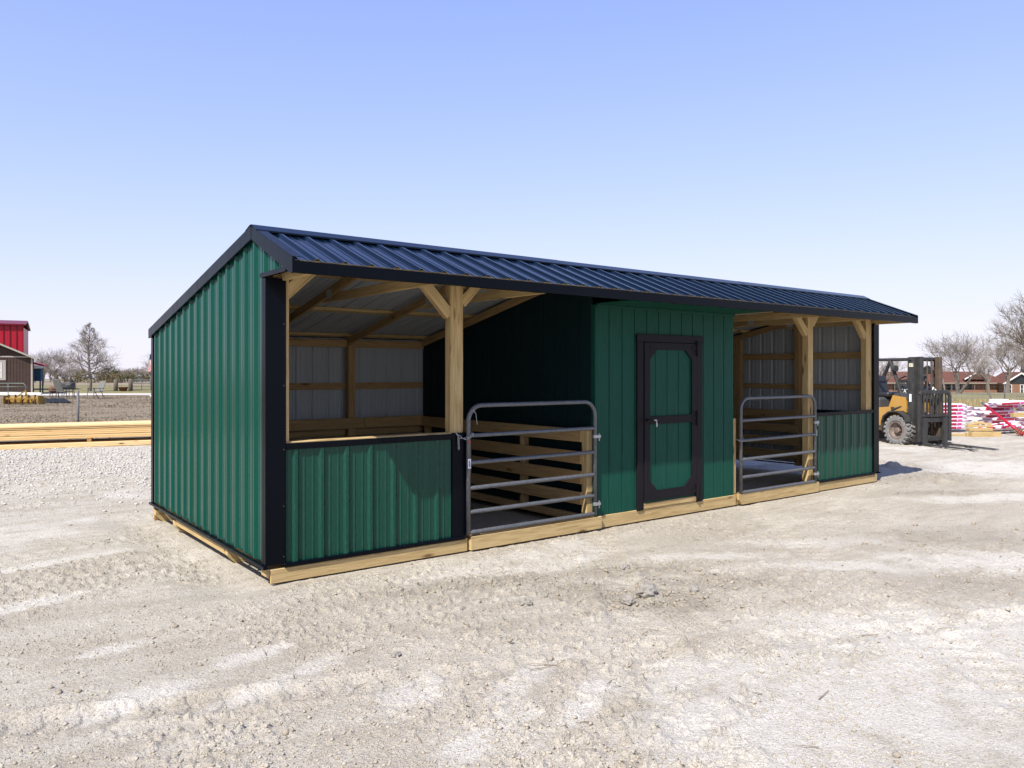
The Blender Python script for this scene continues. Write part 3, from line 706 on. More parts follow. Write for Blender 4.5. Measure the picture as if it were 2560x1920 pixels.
def scatter(n_, seed, rmin, rmax, smin, smax, clump, pw=1.0):
    rg = np.random.default_rng(seed); r = rmin*(rmax/rmin)**(rg.random(n_)**pw); a = np.radians(rg.uniform(-39, 39, n_)); l = r*np.sin(a); d = r*np.cos(a); x, y = world(l, d)
    keep = rg.random(n_) < (np.clip(1.3*damp_and_stall_mask(x, y)-.15, 0, 1)+.05*sst(.55, .75, fbm(x, y, 1.3, 4, 44)) if clump > 1 else np.clip(.12+1.25*sst(.36, .62, fbm(x, y, 1.1, 4, 40))*clump+(1-clump)+.7*damp_and_stall_mask(x, y)-.55*white_mask(x, y), 0, 1))
    keep &= ~((x > -.12) & (x < 9.85) & (y > -.11) & (y < 3.7)); keep &= d < yard_edge(l, d)-.15
    x, y, r = x[keep], y[keep], r[keep]; k = len(x)
    s = smin*(smax/smin)**(rg.random(k)**2.6)
    return rg, x, y, r, s
bv, bf = ico()
def pebbles(name, n_, seed, rmin, rmax, smin, smax, clump, m, flat=.62):
    rg, x, y, r, s = scatter(n_, seed, rmin, rmax, smin, smax, clump); k = len(x)
    z = ground_z(x, y); an = rg.uniform(0, 6.28, k); ca, sa = np.cos(an), np.sin(an)
    J = 1+rg.uniform(-.32, .32, (k, 12)); sx = s*rg.uniform(.8, 1.35, k); sy = s*rg.uniform(.65, 1.0, k); sz = s*flat*rg.uniform(.7, 1.2, k)
    P = bv[None]*J[..., None]*np.stack([sx, sy, sz], -1)[:, None, :]
    X = P[..., 0]*ca[:, None]-P[..., 1]*sa[:, None]+x[:, None]; Y = P[..., 0]*sa[:, None]+P[..., 1]*ca[:, None]+y[:, None]; Z = P[..., 2]+(z+sz*.4)[:, None]
    V = np.stack([X, Y, Z], -1).reshape(-1, 3); Q = (bf[None]+(np.arange(k)*12)[:, None, None]).reshape(-1, 3)
    return stuff(bulk(name, V, Q, m))
pebbles('gravel', 56000, 3, 2.9, 24, .0028, .0105, .75, 'pebble', .8)
pebbles('gravel_crumbs', 2600, 4, 2.9, 26, .007, .016, .95, 'crumb')
pebbles('dirt_crumbs', 30000, 14, 3.0, 20, .006, .026, 2., 'crumb2', .75)
def crushed_rock():
    rg = np.random.default_rng(12); k = 5000; d = 9+8.6*rg.random(k)**.6; X = rg.uniform(-40, 400, k); l = (X-1280)/F*d; x, y = world(l, d)
    ok = (d < yard_edge(l, d)-.1) & (rg.random(k) < sst(8.5, 15, d)*(.3+fbm(x, y, .7, 3, 33))); x, y = x[ok], y[ok]; k = len(x)
    s_ = rg.uniform(.008, .024, k); P = bv[None]*(1+rg.uniform(-.35, .35, (k, 12)))[..., None]*np.stack([s_*rg.uniform(.8, 1.3, k), s_*rg.uniform(.7, 1.1, k), s_*.7], -1)[:, None]
    P[..., 0] += x[:, None]; P[..., 1] += y[:, None]; P[..., 2] += (ground_z(x, y)+s_*.3)[:, None]
    return stuff(bulk('crushed_rock', P.reshape(-1, 3), (bf[None]+(np.arange(k)*12)[:, None, None]).reshape(-1, 3), 'rock'))
M['rock'] = noisy('grey_crushed_rock', (.52, .495, .45), (.38, .36, .33), 9.)
crushed_rock()
def clod(x, y, s, label, seed, m='clod', flat=.6):
    rg = np.random.default_rng(seed); v, f = ico()
    for _ in range(2):                     # subdivide, then roughen
        cache = {}; nf = []; v = list(map(tuple, v))
        def mid(a, b):
            k = (min(a, b), max(a, b))
            if k not in cache: p = (np.array(v[a])+np.array(v[b])); v.append(tuple(p/np.linalg.norm(p))); cache[k] = len(v)-1
            return cache[k]
        for a, b, c in f: p, q, r = mid(a, b), mid(b, c), mid(c, a); nf += [(a, p, r), (b, q, p), (c, r, q), (p, q, r)]
        f = nf
    v = np.array(v); h = 1+.55*(fbm(v[:, 0]*3+seed, v[:, 1]*3+v[:, 2]*2.3, 1., 4, seed)-.5)*1.6+rg.uniform(-.07, .07, len(v))
    v = v*h[:, None]*np.array([s, s*.75, s*flat])
    o = meshobj('dirt_clod', v, f, m); o.location = (x, y, float(ground_z(np.array([x]), np.array([y]))[0])+s*flat*.45); o.rotation_euler = (0, 0, seed*1.3)
    return tag(o, label, 'clod')
clod(2.15, -2.12, .088, 'largest grey clod of dirt, on the damp patch before the gate', 5)
clod(1.92, -2.14, .062, 'dusty grey clod lying next to the largest one on the damp patch', 6)
clod(2.62, -1.42, .055, 'brown-grey clod at the upper edge of the damp patch', 7)
clod(2.55, -2.25, .050, 'flat dark clod lying beside the pale scraped slab of ground', 8)
clod(1.28, -1.72, .055, 'broken clod at the near edge of the churned wet dirt', 9)
clod(.02, -2.05, .032, 'small dark stone on the white dust patch edge', 10)
clod(3.1, .55, .10, 'lump of dirt inside the stall behind the closed tube gate', 11)
def twigs():
    rg = np.random.default_rng(8); b = MB(); L = [(.55, -2.72, .25, 2.9), (.62, -2.70, .2, 2.3), (-.1, -1.85, .14, .1), (-.35, -2.3, .09, .3), (2.6, -3.6, .16, 2.6), (1.5, -3.95, .15, .2), (-1.9, .9, .3, .15)]
    x = rg.uniform(-3, 7, 60); y = rg.uniform(-4.5, -.3, 60)
    L += [(a, c, rg.uniform(.03, .12), rg.uniform(0, 3.14)) for a, c in zip(x, y)]
    for (x, y, l, a) in L:
        z = float(ground_z(np.array([x]), np.array([y]))[0])+.006; c, s = math.cos(a), math.sin(a); k = rg.uniform(-.08, .08)
        b.tube([(x-c*l/2, y-s*l/2, z), (x-s*l*k, y+c*l*k, z+.004), (x+c*l/2, y+s*l/2, z+.002)], [.0028, .0022, .0012], 4)
    return stuff(b.obj('twig_litter', 'twig'))
twigs()

# ------------------------------------------------------------------ lumber stack by the edge of the yard
sa, sb = Vector((*world(-12.4, 16.72), 0)), Vector((*world(-7.3, 19.2), 0)); sd_ = (sb-sa).normalized(); sn = Vector((-sd_.y, sd_.x, 0))
rg = random.Random(4)
mid_ = (sa+sb)/2
ORD = ('lowest', 'second', 'third', 'fourth', 'fifth', 'sixth', 'topmost')
for lay in range(7):
    for k in (range(8) if lay in (0, 6) else (0, 7)):
        j = rg.uniform(-.10, .10); off = .015+rg.choice((-.014, -.004, 0, .008, .045))
        z = .225+lay*.0415+(.008 if lay > 1 else 0)+(.010 if lay > 4 else 0)
        c0 = sa+sd_*(j-.2)+sn*(k*.145+off); c1 = sb+sd_*(j+.1)+sn*(k*.145+off)
        o = board('pine_board', (c0.x, c0.y, z), (c1.x, c1.y, z), .139, .038, 'stackwood', None, up=sn)
        tag(o, ('front board of the %s layer of the lumber stack, facing the gravel' if k == 0 else 'rear board of the %s layer of the lumber stack, facing the fence' if k == 7 else 'inner board of the %s layer of the lumber stack') % ORD[lay], 'board', 'boards in the lumber stack')
for i, t in enumerate((-1.9, .15, 2.2)):
    c = mid_+sd_*t
    o = board('spacer_block', tuple(c+sn*-.02+Vector((0, 0, .158))), tuple(c+sn*1.12+Vector((0, 0, .158))), .085, .088, 'stackwood', None, up=(0, 0, 1)); tag(o, 'short square timber bearer lying crosswise under the lumber stack', 'block', 'bearers under the lumber stack')
for k in range(7):
    c0 = sa+sn*(-.10+k*.16)-sd_*.3; c1 = sb+sn*(-.10+k*.16)+sd_*.2
    o = board('pine_board', (c0.x, c0.y, .062), (c1.x, c1.y, .062), .14, .10, 'stackwood', None, up=sn); tag(o, 'front thick pine beam on the gravel edge under the lumber stack' if k == 0 else 'thick pine beam lying in the dark under the lumber stack', 'beam', 'ground beams under the lumber stack')

# ------------------------------------------------------------------ fences
M['steel'] = mat('weathered_steel', (.10, .10, .105), .6, .3); M['wire'] = mat('fence_wire', (.13, .125, .12), .5, .5); M['rust'] = noisy('rusty_steel', (.17, .075, .04), (.09, .05, .035), 9.)
M['greypost'] = noisy('grey_wood_post', (.17, .14, .115), (.10, .085, .07), 6.)
def wire_fence(name, label, pts, h, post_every, m_post, hor, ver, wr, post_r=.022, extra=None):
    P = [Vector((*world(*p), 0)) for p in pts]; t = thing(name, label, 'fence', (P[0].x, P[0].y, gz(P[0].x, P[0].y))); O = t.location.copy()
    G = lambda q: Vector((q.x, q.y, gz(q.x, q.y)))-O
    b = MB(); run = 0; nxt = extra or 0.
    for a, c in zip(P[:-1], P[1:]):
        L = (c-a).length; u = (c-a)/L
        while nxt <= run+L:
            g = G(a+u*(nxt-run)); q = MB(); q.tube([g-Vector((0, 0, .2)), g+Vector((0, 0, h+.08))], post_r, 8); q.obj('post', m_post, t, True); nxt += post_every
        s = 4.; k = max(1, int(L/s))
        for z in hor: b.tube([G(a+u*(L*i/k))+Vector((0, 0, z)) for i in range(k+1)], wr, 4)
        if ver:
            kk = int(L/ver)
            for i in range(kk): g = G(a+u*(i*ver)); b.tube([g+Vector((0, 0, hor[0])), g+Vector((0, 0, hor[-1]))], wr*.85, 3, False)
        run += L
    b.obj('wire_mesh', 'wire', t); return t
fa, fb = (-20., 18.0), (-5.5, 22.6); 
pl = np.array(fb)-np.array(fa); dpost = None
s_ = 0
for q in np.linspace(0, 1, 4000):
    l, d = fa[0]+pl[0]*q, fa[1]+pl[1]*q
    if l/d*F+1280 > 195: s_ = q*np.hypot(*pl); break
wire_fence('wire_fence', 'wire mesh field fence on steel posts just beyond the lumber stack', [fa, fb], 1.15, 6.0, 'steel', (.05, .15, .26, .38, .52, .70, .90, 1.10), .155, .0024, .028, s_ % 6.0)
wire_fence('pipe_fence', 'thin dark wire fence across the far side of the dry field', [(-60, 76), (-22, 73)], 1.1, 6.5, 'greypost', (.25, .5, .8, 1.08), 1.1, .010, .07, .5)
for X, d, h in ((289.5, 73.0, 1.05), (326.5, 73.2, 1.12), (184, 82, 1.2)):
    p = px(X, d); q = MB(); q.lathe([(.0, -.2), (.20, -.2), (.185, h-.02), (.15, h+.01), (0, h+.02)], 12); o = q.obj('fence_post', 'greypost', None, True); o.location = p
    tag(o, 'thick weathered wooden fence post beside the pipe gate in the far field', 'post', 'thick posts in the far field')
def tube_panel(name, label, X0, X1, d, zs, h, m, r=.03, ups=2, z0=0., cat='gate'):
    a, b = px(X0, d), px(X1, d); t = thing(name, label, cat, a); u = b-a; q = MB()
    q.tube([(0, 0, .08), (0, 0, h-.15), tuple(u.normalized()*.15+Vector((0, 0, h))), tuple(u-u.normalized()*.15+Vector((0, 0, h))), tuple(u+Vector((0, 0, h-.15))), tuple(u+Vector((0, 0, .08)))], r, 6)
    q.obj('frame', m, t, True)
    for z in zs: q = MB(); q.tube([Vector((0, 0, z)), u+Vector((0, 0, z))], r*.85, 6); q.obj('rail', m, t, True)
    for k in range(1, ups): q = MB(); q.tube([u*(k/ups)+Vector((0, 0, .08)), u*(k/ups)+Vector((0, 0, h))], r*.7, 6); q.obj('upright', m, t, True)
    return t
tube_panel('field_gate', 'dark pipe field gate between thick posts in the far field', 331, 400, 73.1, (.15, .42, .70, .9), 1.02, 'steel', .035, 3)
M['gatedk'] = mat('green_grey_tube', (.10, .12, .10), .5, .2)
tube_panel('leaning_gate', 'dull green tube gate propped before the brown cabin', -24, 64.5, 50.5, (.45, .78), 1.0, 'gatedk', .035)

# ------------------------------------------------------------------ brown cabin, red barn and other buildings to the left
def camrot(extra=0.): return -YAW+extra
M['brown'] = noisy('brown_siding', (.072, .046, .036), (.052, .034, .028), 3., .8); M['trimgrey'] = mat('taupe_trim', (.36, .32, .27), .7); M['roofdk'] = mat('dark_roof', (.05, .06, .055), .55)
M['glass'] = mat('window_glass', (.02, .025, .03), .08, spec=.8); M['shade'] = mat('window_frame_white', (.68, .66, .62), .6)
p = px(-2, 59.5); cab = thing('brown_cabin', 'brown sided cabin with taupe trim and gabled roof', 'cabin', p, camrot(.53))
W2 = 2.15; EH = 2.86; PH = 3.88; DP = 6.
q = MB(); q.prism([(-W2, 0), (W2, 0), (W2, EH), (0, PH), (-W2, EH)], 1, 0, DP); q.obj('wall', 'brown', cab)
for k in range(21): x = -W2+.1+k*.2; bx('siding_batten', 'brown', cab, x, x+.17, -.018, -.002, .05, EH-.02, .004)
for x in (-W2-.01, W2-.10): bx('corner_board', 'trimgrey', cab, x, x+.11, -.035, -.004, 0, EH, .004)
bx('belt_board', 'trimgrey', cab, -W2, W2, -.040, -.005, EH-.0, EH+.10, .004)
for s in (-1, 1):
    q = MB(); q.bar((s*-.02, DP/2-.05, PH+.06), (s*(W2+.34), DP/2-.05, EH-.10), .06, DP+.5, up=(0, 0, 1)); q.obj('roof', 'roofdk', cab)
    q = MB(); q.bar((s*.0, -.32, PH+.0), (s*(W2+.33), -.32, EH-.145), .12, .03, up=(0, 0, 1)); q.obj('rake_board', 'trimgrey', cab)
win = bx('window', 'glass', cab, -1.72, -.55, -.03, -.02, 1.24, 2.52)
bx('window_frame', 'trimgrey', win, -.57, -.45, -.06, -.02, 1.12, 2.64, .005); bx('window_frame', 'trimgrey', win, -1.84, -1.72, -.06, -.02, 1.12, 2.64, .005)
bx('window_frame', 'trimgrey', win, -1.72, -.57, -.058, -.02, 2.52, 2.64, .005); bx('window_frame', 'trimgrey', win, -1.72, -.57, -.058, -.02, 1.12, 1.24, .005)
win2 = bx('window', 'glass', cab, -.62, .20, -.032, -.022, 1.24, 2.52)
bx('window_frame', 'trimgrey', win2, .20, .42, -.06, -.02, 1.12, 2.64, .005); bx('window_frame', 'trimgrey', win2, -.45, .20, -.058, -.02, 2.50, 2.64, .005); bx('window_frame', 'trimgrey', win2, -.45, .20, -.058, -.02, 1.12, 1.24, .005)
bx('sash', 'shade', win2, .07, .17, -.055, -.032, 1.26, 2.50, .004); bx('sash', 'shade', win2, -.45, .07, -.052, -.032, 1.83, 1.92, .004)
for z in (1.52, 2.16): bx('muntin', 'shade', win2, -.45, .07, -.048, -.032, z, z+.04)
bx('muntin', 'shade', win2, -.2, -.16, -.046, -.032, 1.26, 2.5)
M['red'] = painted_metal('red_metal', (.33, .006, .020), .4, dustamt=.05); M['redrib'] = painted_metal('dark_red_metal', (.13, .003, .012), .4, dustamt=.05); M['blue'] = noisy('blue_grey_paint', (.06, .11, .17), (.04, .08, .12), 5.)
p = px(58, 76); barn = thing('red_barn', 'tall red ribbed metal barn rising behind the brown cabin', 'barn', p, camrot(.50))
q = MB(); q.box(-14, -.05, .06, 9, 0, 6.15); q.obj('wall', 'red', barn)
for k in range(26): bx('wall_panel', 'red', barn, -.53*(k+1)+.035, -.53*k-.035, .0, .055, 2.9, 6.28, .01)
for k in range(27): bx('rib', 'redrib', barn, -.53*k-.035, -.53*k+.03, -.05, .05, 2.9, 6.28, .01)
bx('lower_wall', 'white', barn, -14, -.1, -.02, .05, 0, 2.88)
q = MB(); q.prism([(-.25, 6.28), (-.25, 6.42), (4.5, 7.0), (9.3, 6.3), (9.3, 6.16), (4.5, 6.86)], 0, -14.2, .15); q.obj('roof', 'redrib', barn)
p = px(90, 66); ph = thing('lookout_hut', 'small blue hut on posts with a red roof behind the brown cabin', 'hut', p, camrot(.4))
bx('wall', 'blue', ph, -.55, .35, 0, 1.4, 1.0, 2.05, .01)
for x in (-.5, .3):
    for y in (.05, 1.35): bx('leg', 'greypost', ph, x-.05, x+.05, y-.05, y+.05, -.1, 1.02)
for k in range(5): bx('plank', 'blue', ph, -.55+k*.18+.01, -.55+(k+1)*.18-.01, -.025, -.002, .98, 2.0, .004)
q = MB(); q.prism([(-.9, 2.62), (.62, 2.22), (.62, 2.36), (-.9, 2.76)], 1, -.3, 1.7); q.obj('roof', 'red', ph); bx('fascia', 'white', ph, -.88, .58, -.285, -.27, 2.10, 2.24)
M['pwhite'] = mat('white_pipe', (.74, .72, .68), .5)
a = px(-10, 57.2); b = px(104, 56.6); q = MB(); q.bar((0, 0, .17), (b.x-a.x, b.y-a.y, .17+b.z-a.z), .16, .16, c=.02); o = q.obj('white_beam', 'pwhite'); o.location = a; tag(o, 'long white beam lying on the ground before the brown cabin', 'beam')
# yellow box blade
M['yellow'] = noisy('worn_yellow_paint', (.34, .21, .03), (.17, .10, .03), 7., .6)
p = px(51, 41.8); bl = thing('box_blade', 'worn yellow tractor box blade lying in the dry grass', 'implement', p, camrot(.05))
for x in (-.92, .88): q = MB(); q.prism([(0, .0), (.75, .0), (.75, .26), (.35, .46), (0, .46)], 0, x, x+.04); q.obj('end_plate', 'yellow', bl)
q = MB(); q.prism([(.45, 0), (.40, .12), (.42, .28), (.52, .42), (.56, .42), (.47, .28), (.45, .12), (.50, 0)], 0, -.88, .88); q.obj('blade', 'yellow', bl)
bx('tool_bar', 'yellow', bl, -.88, .88, .10, .20, .26, .36, .01)
for k in range(5): bx('ripper', 'rust', bl, -.7+k*.34, -.66+k*.34, .09, .21, .02, .52, .01)
q = MB(); q.bar((-.35, .15, .34), (.05, .35, .72), .06, .04); q.bar((.35, .15, .34), (.05, .35, .72), .06, .04); q.bar((.05, .35, .72), (.05, .55, .38), .05, .04); q.obj('hitch_frame', 'yellow', bl)
# dark tarp, smokers, chairs
M['tarp'] = noisy('dark_tarp', (.006, .008, .012), (.012, .015, .02), 4., .9); M['smoke'] = noisy('black_smoker_steel', (.03, .032, .035), (.06, .06, .062), 5., .55); M['fabric'] = noisy('grey_chair_fabric', (.12, .12, .115), (.19, .185, .17), 12.)
v = []; f = []; c4 = [px(94, 43.5), px(182, 43.8), px(160, 50.0), px(100, 50.5)]
for i in range(9):
    for j in range(9):
        s, t = i/8, j/8; a = c4[0].lerp(c4[1], s); b = c4[3].lerp(c4[2], s); q = a.lerp(b, t); h = .05+.05*math.sin(i*2.1+j*1.3)*math.sin(j*1.9); v.append((q.x, q.y, q.z+h))
f = [(i*9+j, (i+1)*9+j, (i+1)*9+j+1, i*9+j+1) for i in range(8) for j in range(8)]
tag(meshobj('tarp', v, f, 'tarp', None, True), 'dark blue-black tarp spread on the ground before the smokers', 'tarp')
def smoker(X, d, L, r, h, m, label, rot=0., stack=True):
    t = thing('barrel_smoker', label, 'smoker', px(X, d), camrot(rot)); mt = Matrix.Translation((0, 0, h)) @ Matrix.Rotation(math.pi/2, 4, 'Y')
    q = MB(); q.lathe([(0, -L/2), (r*.8, -L/2-.02), (r, -L/2+.03), (r, L/2-.03), (r*.8, L/2+.02), (0, L/2)], 18, mt); q.obj('barrel', m, t, True)
    for sx in (-1, 1):
        for sy in (-1, 1): q = MB(); q.bar((sx*L*.36, sy*r*.75, h-r*.5), (sx*L*.4, sy*r*.95, -.03), .04, .04); q.obj('leg', 'steel', t)
    bx('shelf', 'steel', t, -L*.42, L*.42, -r-.25, -r-.02, h-.05, h-.02)
    bx('handle', 'steel', t, -.12, .12, -r-.06, -r-.03, h+.12, h+.15)
    if stack: q = MB(); q.tube([(L*.36, 0, h+r*.7), (L*.36, 0, h+r+.42)], .05, 10); q.obj('chimney', m, t)
    return t
smoker(135.5, 52, .5, .23, .55, 'rust', 'small rusty red barrel smoker on legs by the tarp', .2, False)
smoker(164, 55, 1.05, .22, .78, 'smoke', 'long grey tank smoker with chimney behind the rusty one', -.1)
def chair(X, d, label, rot, m1, sc=1.):
    t = thing('lawn_chair', label, 'chair', px(X, d), camrot(rot)); t.scale = (sc,)*3
    q = MB(); q.bar((-.28, .0, .40), (-.28, .50, .40), .5, .04, up=(1, 0, 0)); s = MB(); s.bar((0, -.02, .40), (0, .5, .42), .56, .04, up=(1, 0, 0)); s.obj('seat', m1, t)
    s = MB(); s.bar((0, .48, .40), (0, .72, 1.02), .56, .03, up=(1, 0, 0)); s.obj('backrest', m1, t)
    for sx in (-.3, .3):
        s = MB(); s.tube([(sx, -.08, .58), (sx, .05, .62), (sx, .58, .62)], .018, 6); s.obj('armrest', 'steel', t)
        s = MB(); s.tube([(sx, -.10, 0), (sx, -.02, .6)], .018, 6); s.obj('leg', 'steel', t); s = MB(); s.tube([(sx, .62, 0), (sx, .40, .42), (sx, .30, .6)], .018, 6); s.obj('leg', 'steel', t)
    return t
chair(173, 50, 'dark framed lawn chair facing away beside the tank smoker', 2.7, 'fabric', 1.25); chair(229, 50.5, 'grey fabric lawn chair standing alone in the dry field', -.5, 'fabric', 1.1)
# flag pole with hanging flag
p = px(381.5, 56.5); fp = thing('flag_pole', 'white flag pole with a hanging striped flag beside the green gable', 'flag pole', p)
q = MB(); q.lathe([(.0, -.1), (.22, -.1), (.2, .04), (.05, .06), (.045, 3.2), (.03, 3.25), (0, 3.27)], 10); q.obj('pole', 'white', fp, True)
M['flag'] = mat('striped_flag', (.6, .6, .6), .8); n = N(M['flag'])
wv = n.new('ShaderNodeTexWave', wave_type='BANDS', bands_direction='X'); wv.inputs['Scale'].default_value = 5.5; n.ln(n.obj((1, 1, .15)), wv.inputs['Vector'])
sx = n.new('ShaderNodeSeparateXYZ'); n.ln(n.obj(), sx.inputs[0])
n.color(n.mix(n.mr(sx.outputs['Z'], 2.62, 2.63), n.mix(n.mr(wv.outputs['Fac'], .48, .52), (.66, .64, .62), (.38, .02, .03)), (.015, .02, .07)))
v = []; f = []
for i in range(7):
    for j in range(9):
        u, t = i/6, j/8; q = RT*(-.05-.30*u*(.5+.5*t)); v.append((q[0]+.05*math.sin(i*2.2)*FW[0], q[1]+.05*math.sin(i*2.2)*FW[1], 3.1-1.25*t-.12*u))
f = [(i*9+j, (i+1)*9+j, (i+1)*9+j+1, i*9+j+1) for i in range(6) for j in range(8)]
meshobj('flag', v, f, 'flag', fp, True)
p = px(308, 72); q = MB(); q.lathe([(0, .0), (.30, .02), (.42, .36), (.45, .38), (.40, .36), (.28, .08), (0, .06)], 14); o = q.obj('red_tub', 'rust', None, True); o.location = p; tag(o, 'rust red round tub standing by the far field gate', 'tub')

# houses
M['shingle'] = noisy('brown_shingles', (.125, .055, .040), (.085, .040, .030), 1.2); M['shingle2'] = noisy('grey_shingles', (.22, .16, .13), (.17, .13, .11), 1.2)
M['brick'] = noisy('red_brick', (.26, .135, .085), (.19, .10, .068), 2.5); M['darkwin'] = mat('dark_window', (.02, .025, .03), .2); M['metalgrey'] = mat('grey_sheet_roof', (.32, .34, .36), .5, .2)
def hip_roof(q, x0, x1, y0, y1, z0, z1, hip, th=.12):
    ym = (y0+y1)/2
    v = [(x0, y0, z0), (x1, y0, z0), (x1, y1, z0), (x0, y1, z0), (x0+hip, ym, z1), (x1-hip, ym, z1)]
    v += [(a, b, c-th) for a, b, c in v[:4]]
    q.add(v, [(0, 1, 5, 4), (1, 2, 5), (2, 3, 4, 5), (3, 0, 4), (0, 6, 7, 1), (1, 7, 8, 2), (2, 8, 9, 3), (3, 9, 6, 0), (6, 9, 8, 7)])
def window(t, x0, x1, z0, z1, y=-.03, m='white'):
    w_ = bx('window', 'darkwin', t, x0, x1, y-.01, y, z0, z1)
    for a, b, c, e in ((x0-.12, x0, z0-.1, z1+.1), (x1, x1+.12, z0-.1, z1+.1), (x0, x1, z1, z1+.1), (x0, x1, z0-.1, z0), (x0, x1, (z0+z1)/2-.03, (z0+z1)/2+.03)): bx('frame', m, w_, a, b, y-.05, y-.012, c, e)
    return w_
p = px(320, 330); h1 = thing('white_cottage', 'white cottage with brown roof and porch far beyond the fields', 'house', p, camrot(.15))
bx('wall', 'white', h1, -4.2, 4.2, 0, 7, 0, 2.6)
q = MB(); hip_roof(q, -3.2, 5.0, -.9, 7.6, 2.55, 4.2, 2.2); q.obj('roof', 'shingle2', h1)
q = MB(); q.prism([(-4.6, 2.5), (-2.2, 2.5), (-3.4, 4.0)], 1, -1.2, 3.5); q.obj('gable', 'white', h1)
q = MB(); q.prism([(-4.9, 2.3), (-3.4, 4.2), (-1.9, 2.3), (-2.2, 2.3), (-3.4, 3.8), (-4.6, 2.3)], 1, -1.4, 3.5); q.obj('gable_roof', 'shingle2', h1)
for x in (-4.4, -2.3, .3, 3.6): bx('porch_post', 'white', h1, x, x+.25, -1.0, -.75, 0, 2.5)
for x in (-3.7, -1.2, 1.6): window(h1, x, x+.9, .9, 2.0)
p = px(372, 320); h2 = thing('grey_barn', 'low grey sheet metal barn far beyond the fields next to the cottage', 'barn', p, camrot(.1))
bx('wall', 'metalgrey', h2, -5, 9, 0, 6, 0, 1.6); q = MB(); q.prism([(-.3, 1.6), (6.3, 1.6), (3, 3.3)], 0, -5.3, 9.3); q.obj('roof', 'metalgrey', h2); bx('door', 'darkwin', h2, -2, 1, -.05, -.01, 0, 1.4)
# brick house to the right
p = px(2420, 190); h3 = thing('brick_house', 'long red brick ranch house with brown roof across the road', 'house', p, camrot(-.05))
k = 190/F
X = lambda q: (2160+q/3.77-2420)*k
bx('wall', 'brick', h3, X(130), X(1270), .8, 9, -.3, 2.35)
q = MB(); hip_roof(q, X(110), X(1400), -.3, 10, 2.35, 5.1, 5.5); q.obj('roof', 'shingle', h3)
bx('fascia', 'trimgrey', h3, X(110), X(1250), -.36, -.31, 2.20, 2.36)
bx('gable_wall', 'brick', h3, X(1275), X(1700), -2.0, 6, -.3, 2.3)
q = MB(); q.prism([(X(1262), 2.2), (X(1412), 4.55), (X(1580), 2.2)], 1, -2.1, 5); q.obj('gable', 'darkwin', h3)
q = MB(); q.prism([(X(1240), 2.15), (X(1410), 4.85), (X(1600), 2.15), (X(1580), 2.15), (X(1410), 4.55), (X(1262), 2.15)], 1, -2.7, 5); q.obj('gable_trim', 'white', h3)
q = MB(); q.prism([(X(1236), 2.25), (X(1410), 5.0), (X(1410), 4.86), (X(1240), 2.16)], 1, -2.6, 5); q.prism([(X(1604), 2.25), (X(1410), 5.0), (X(1410), 4.86), (X(1600), 2.16)], 1, -2.6, 5); q.obj('gable_roof', 'shingle', h3)
q = MB(); q.prism([(X(950), 3.2), (X(1052), 4.7), (X(1160), 3.2)], 1, -.1, 5); q.obj('dormer', 'shingle', h3)
q = MB(); q.bar((X(945), -.2, 3.2), (X(1052), -.2, 4.78), .22, .12); q.obj('dormer_trim', 'white', h3)
for i in range(5): a = X(300+i*130) if i < 1 else X(520+i*95); window(h3, a, a+3.2, .5, 2.0, .78, 'greypost')
for a in (1310, 1415): window(h3, X(a), X(a+22), -.1, 1.9, -2.02)
for i in range(9): bx('porch_post', 'greypost', h3, X(300+i*105), X(300+i*105)+.16, -.2, -.04, -.3, 2.3)
bx('brick_planter', 'brick', h3, X(905), X(1080), -.6, .1, -.3, .65)

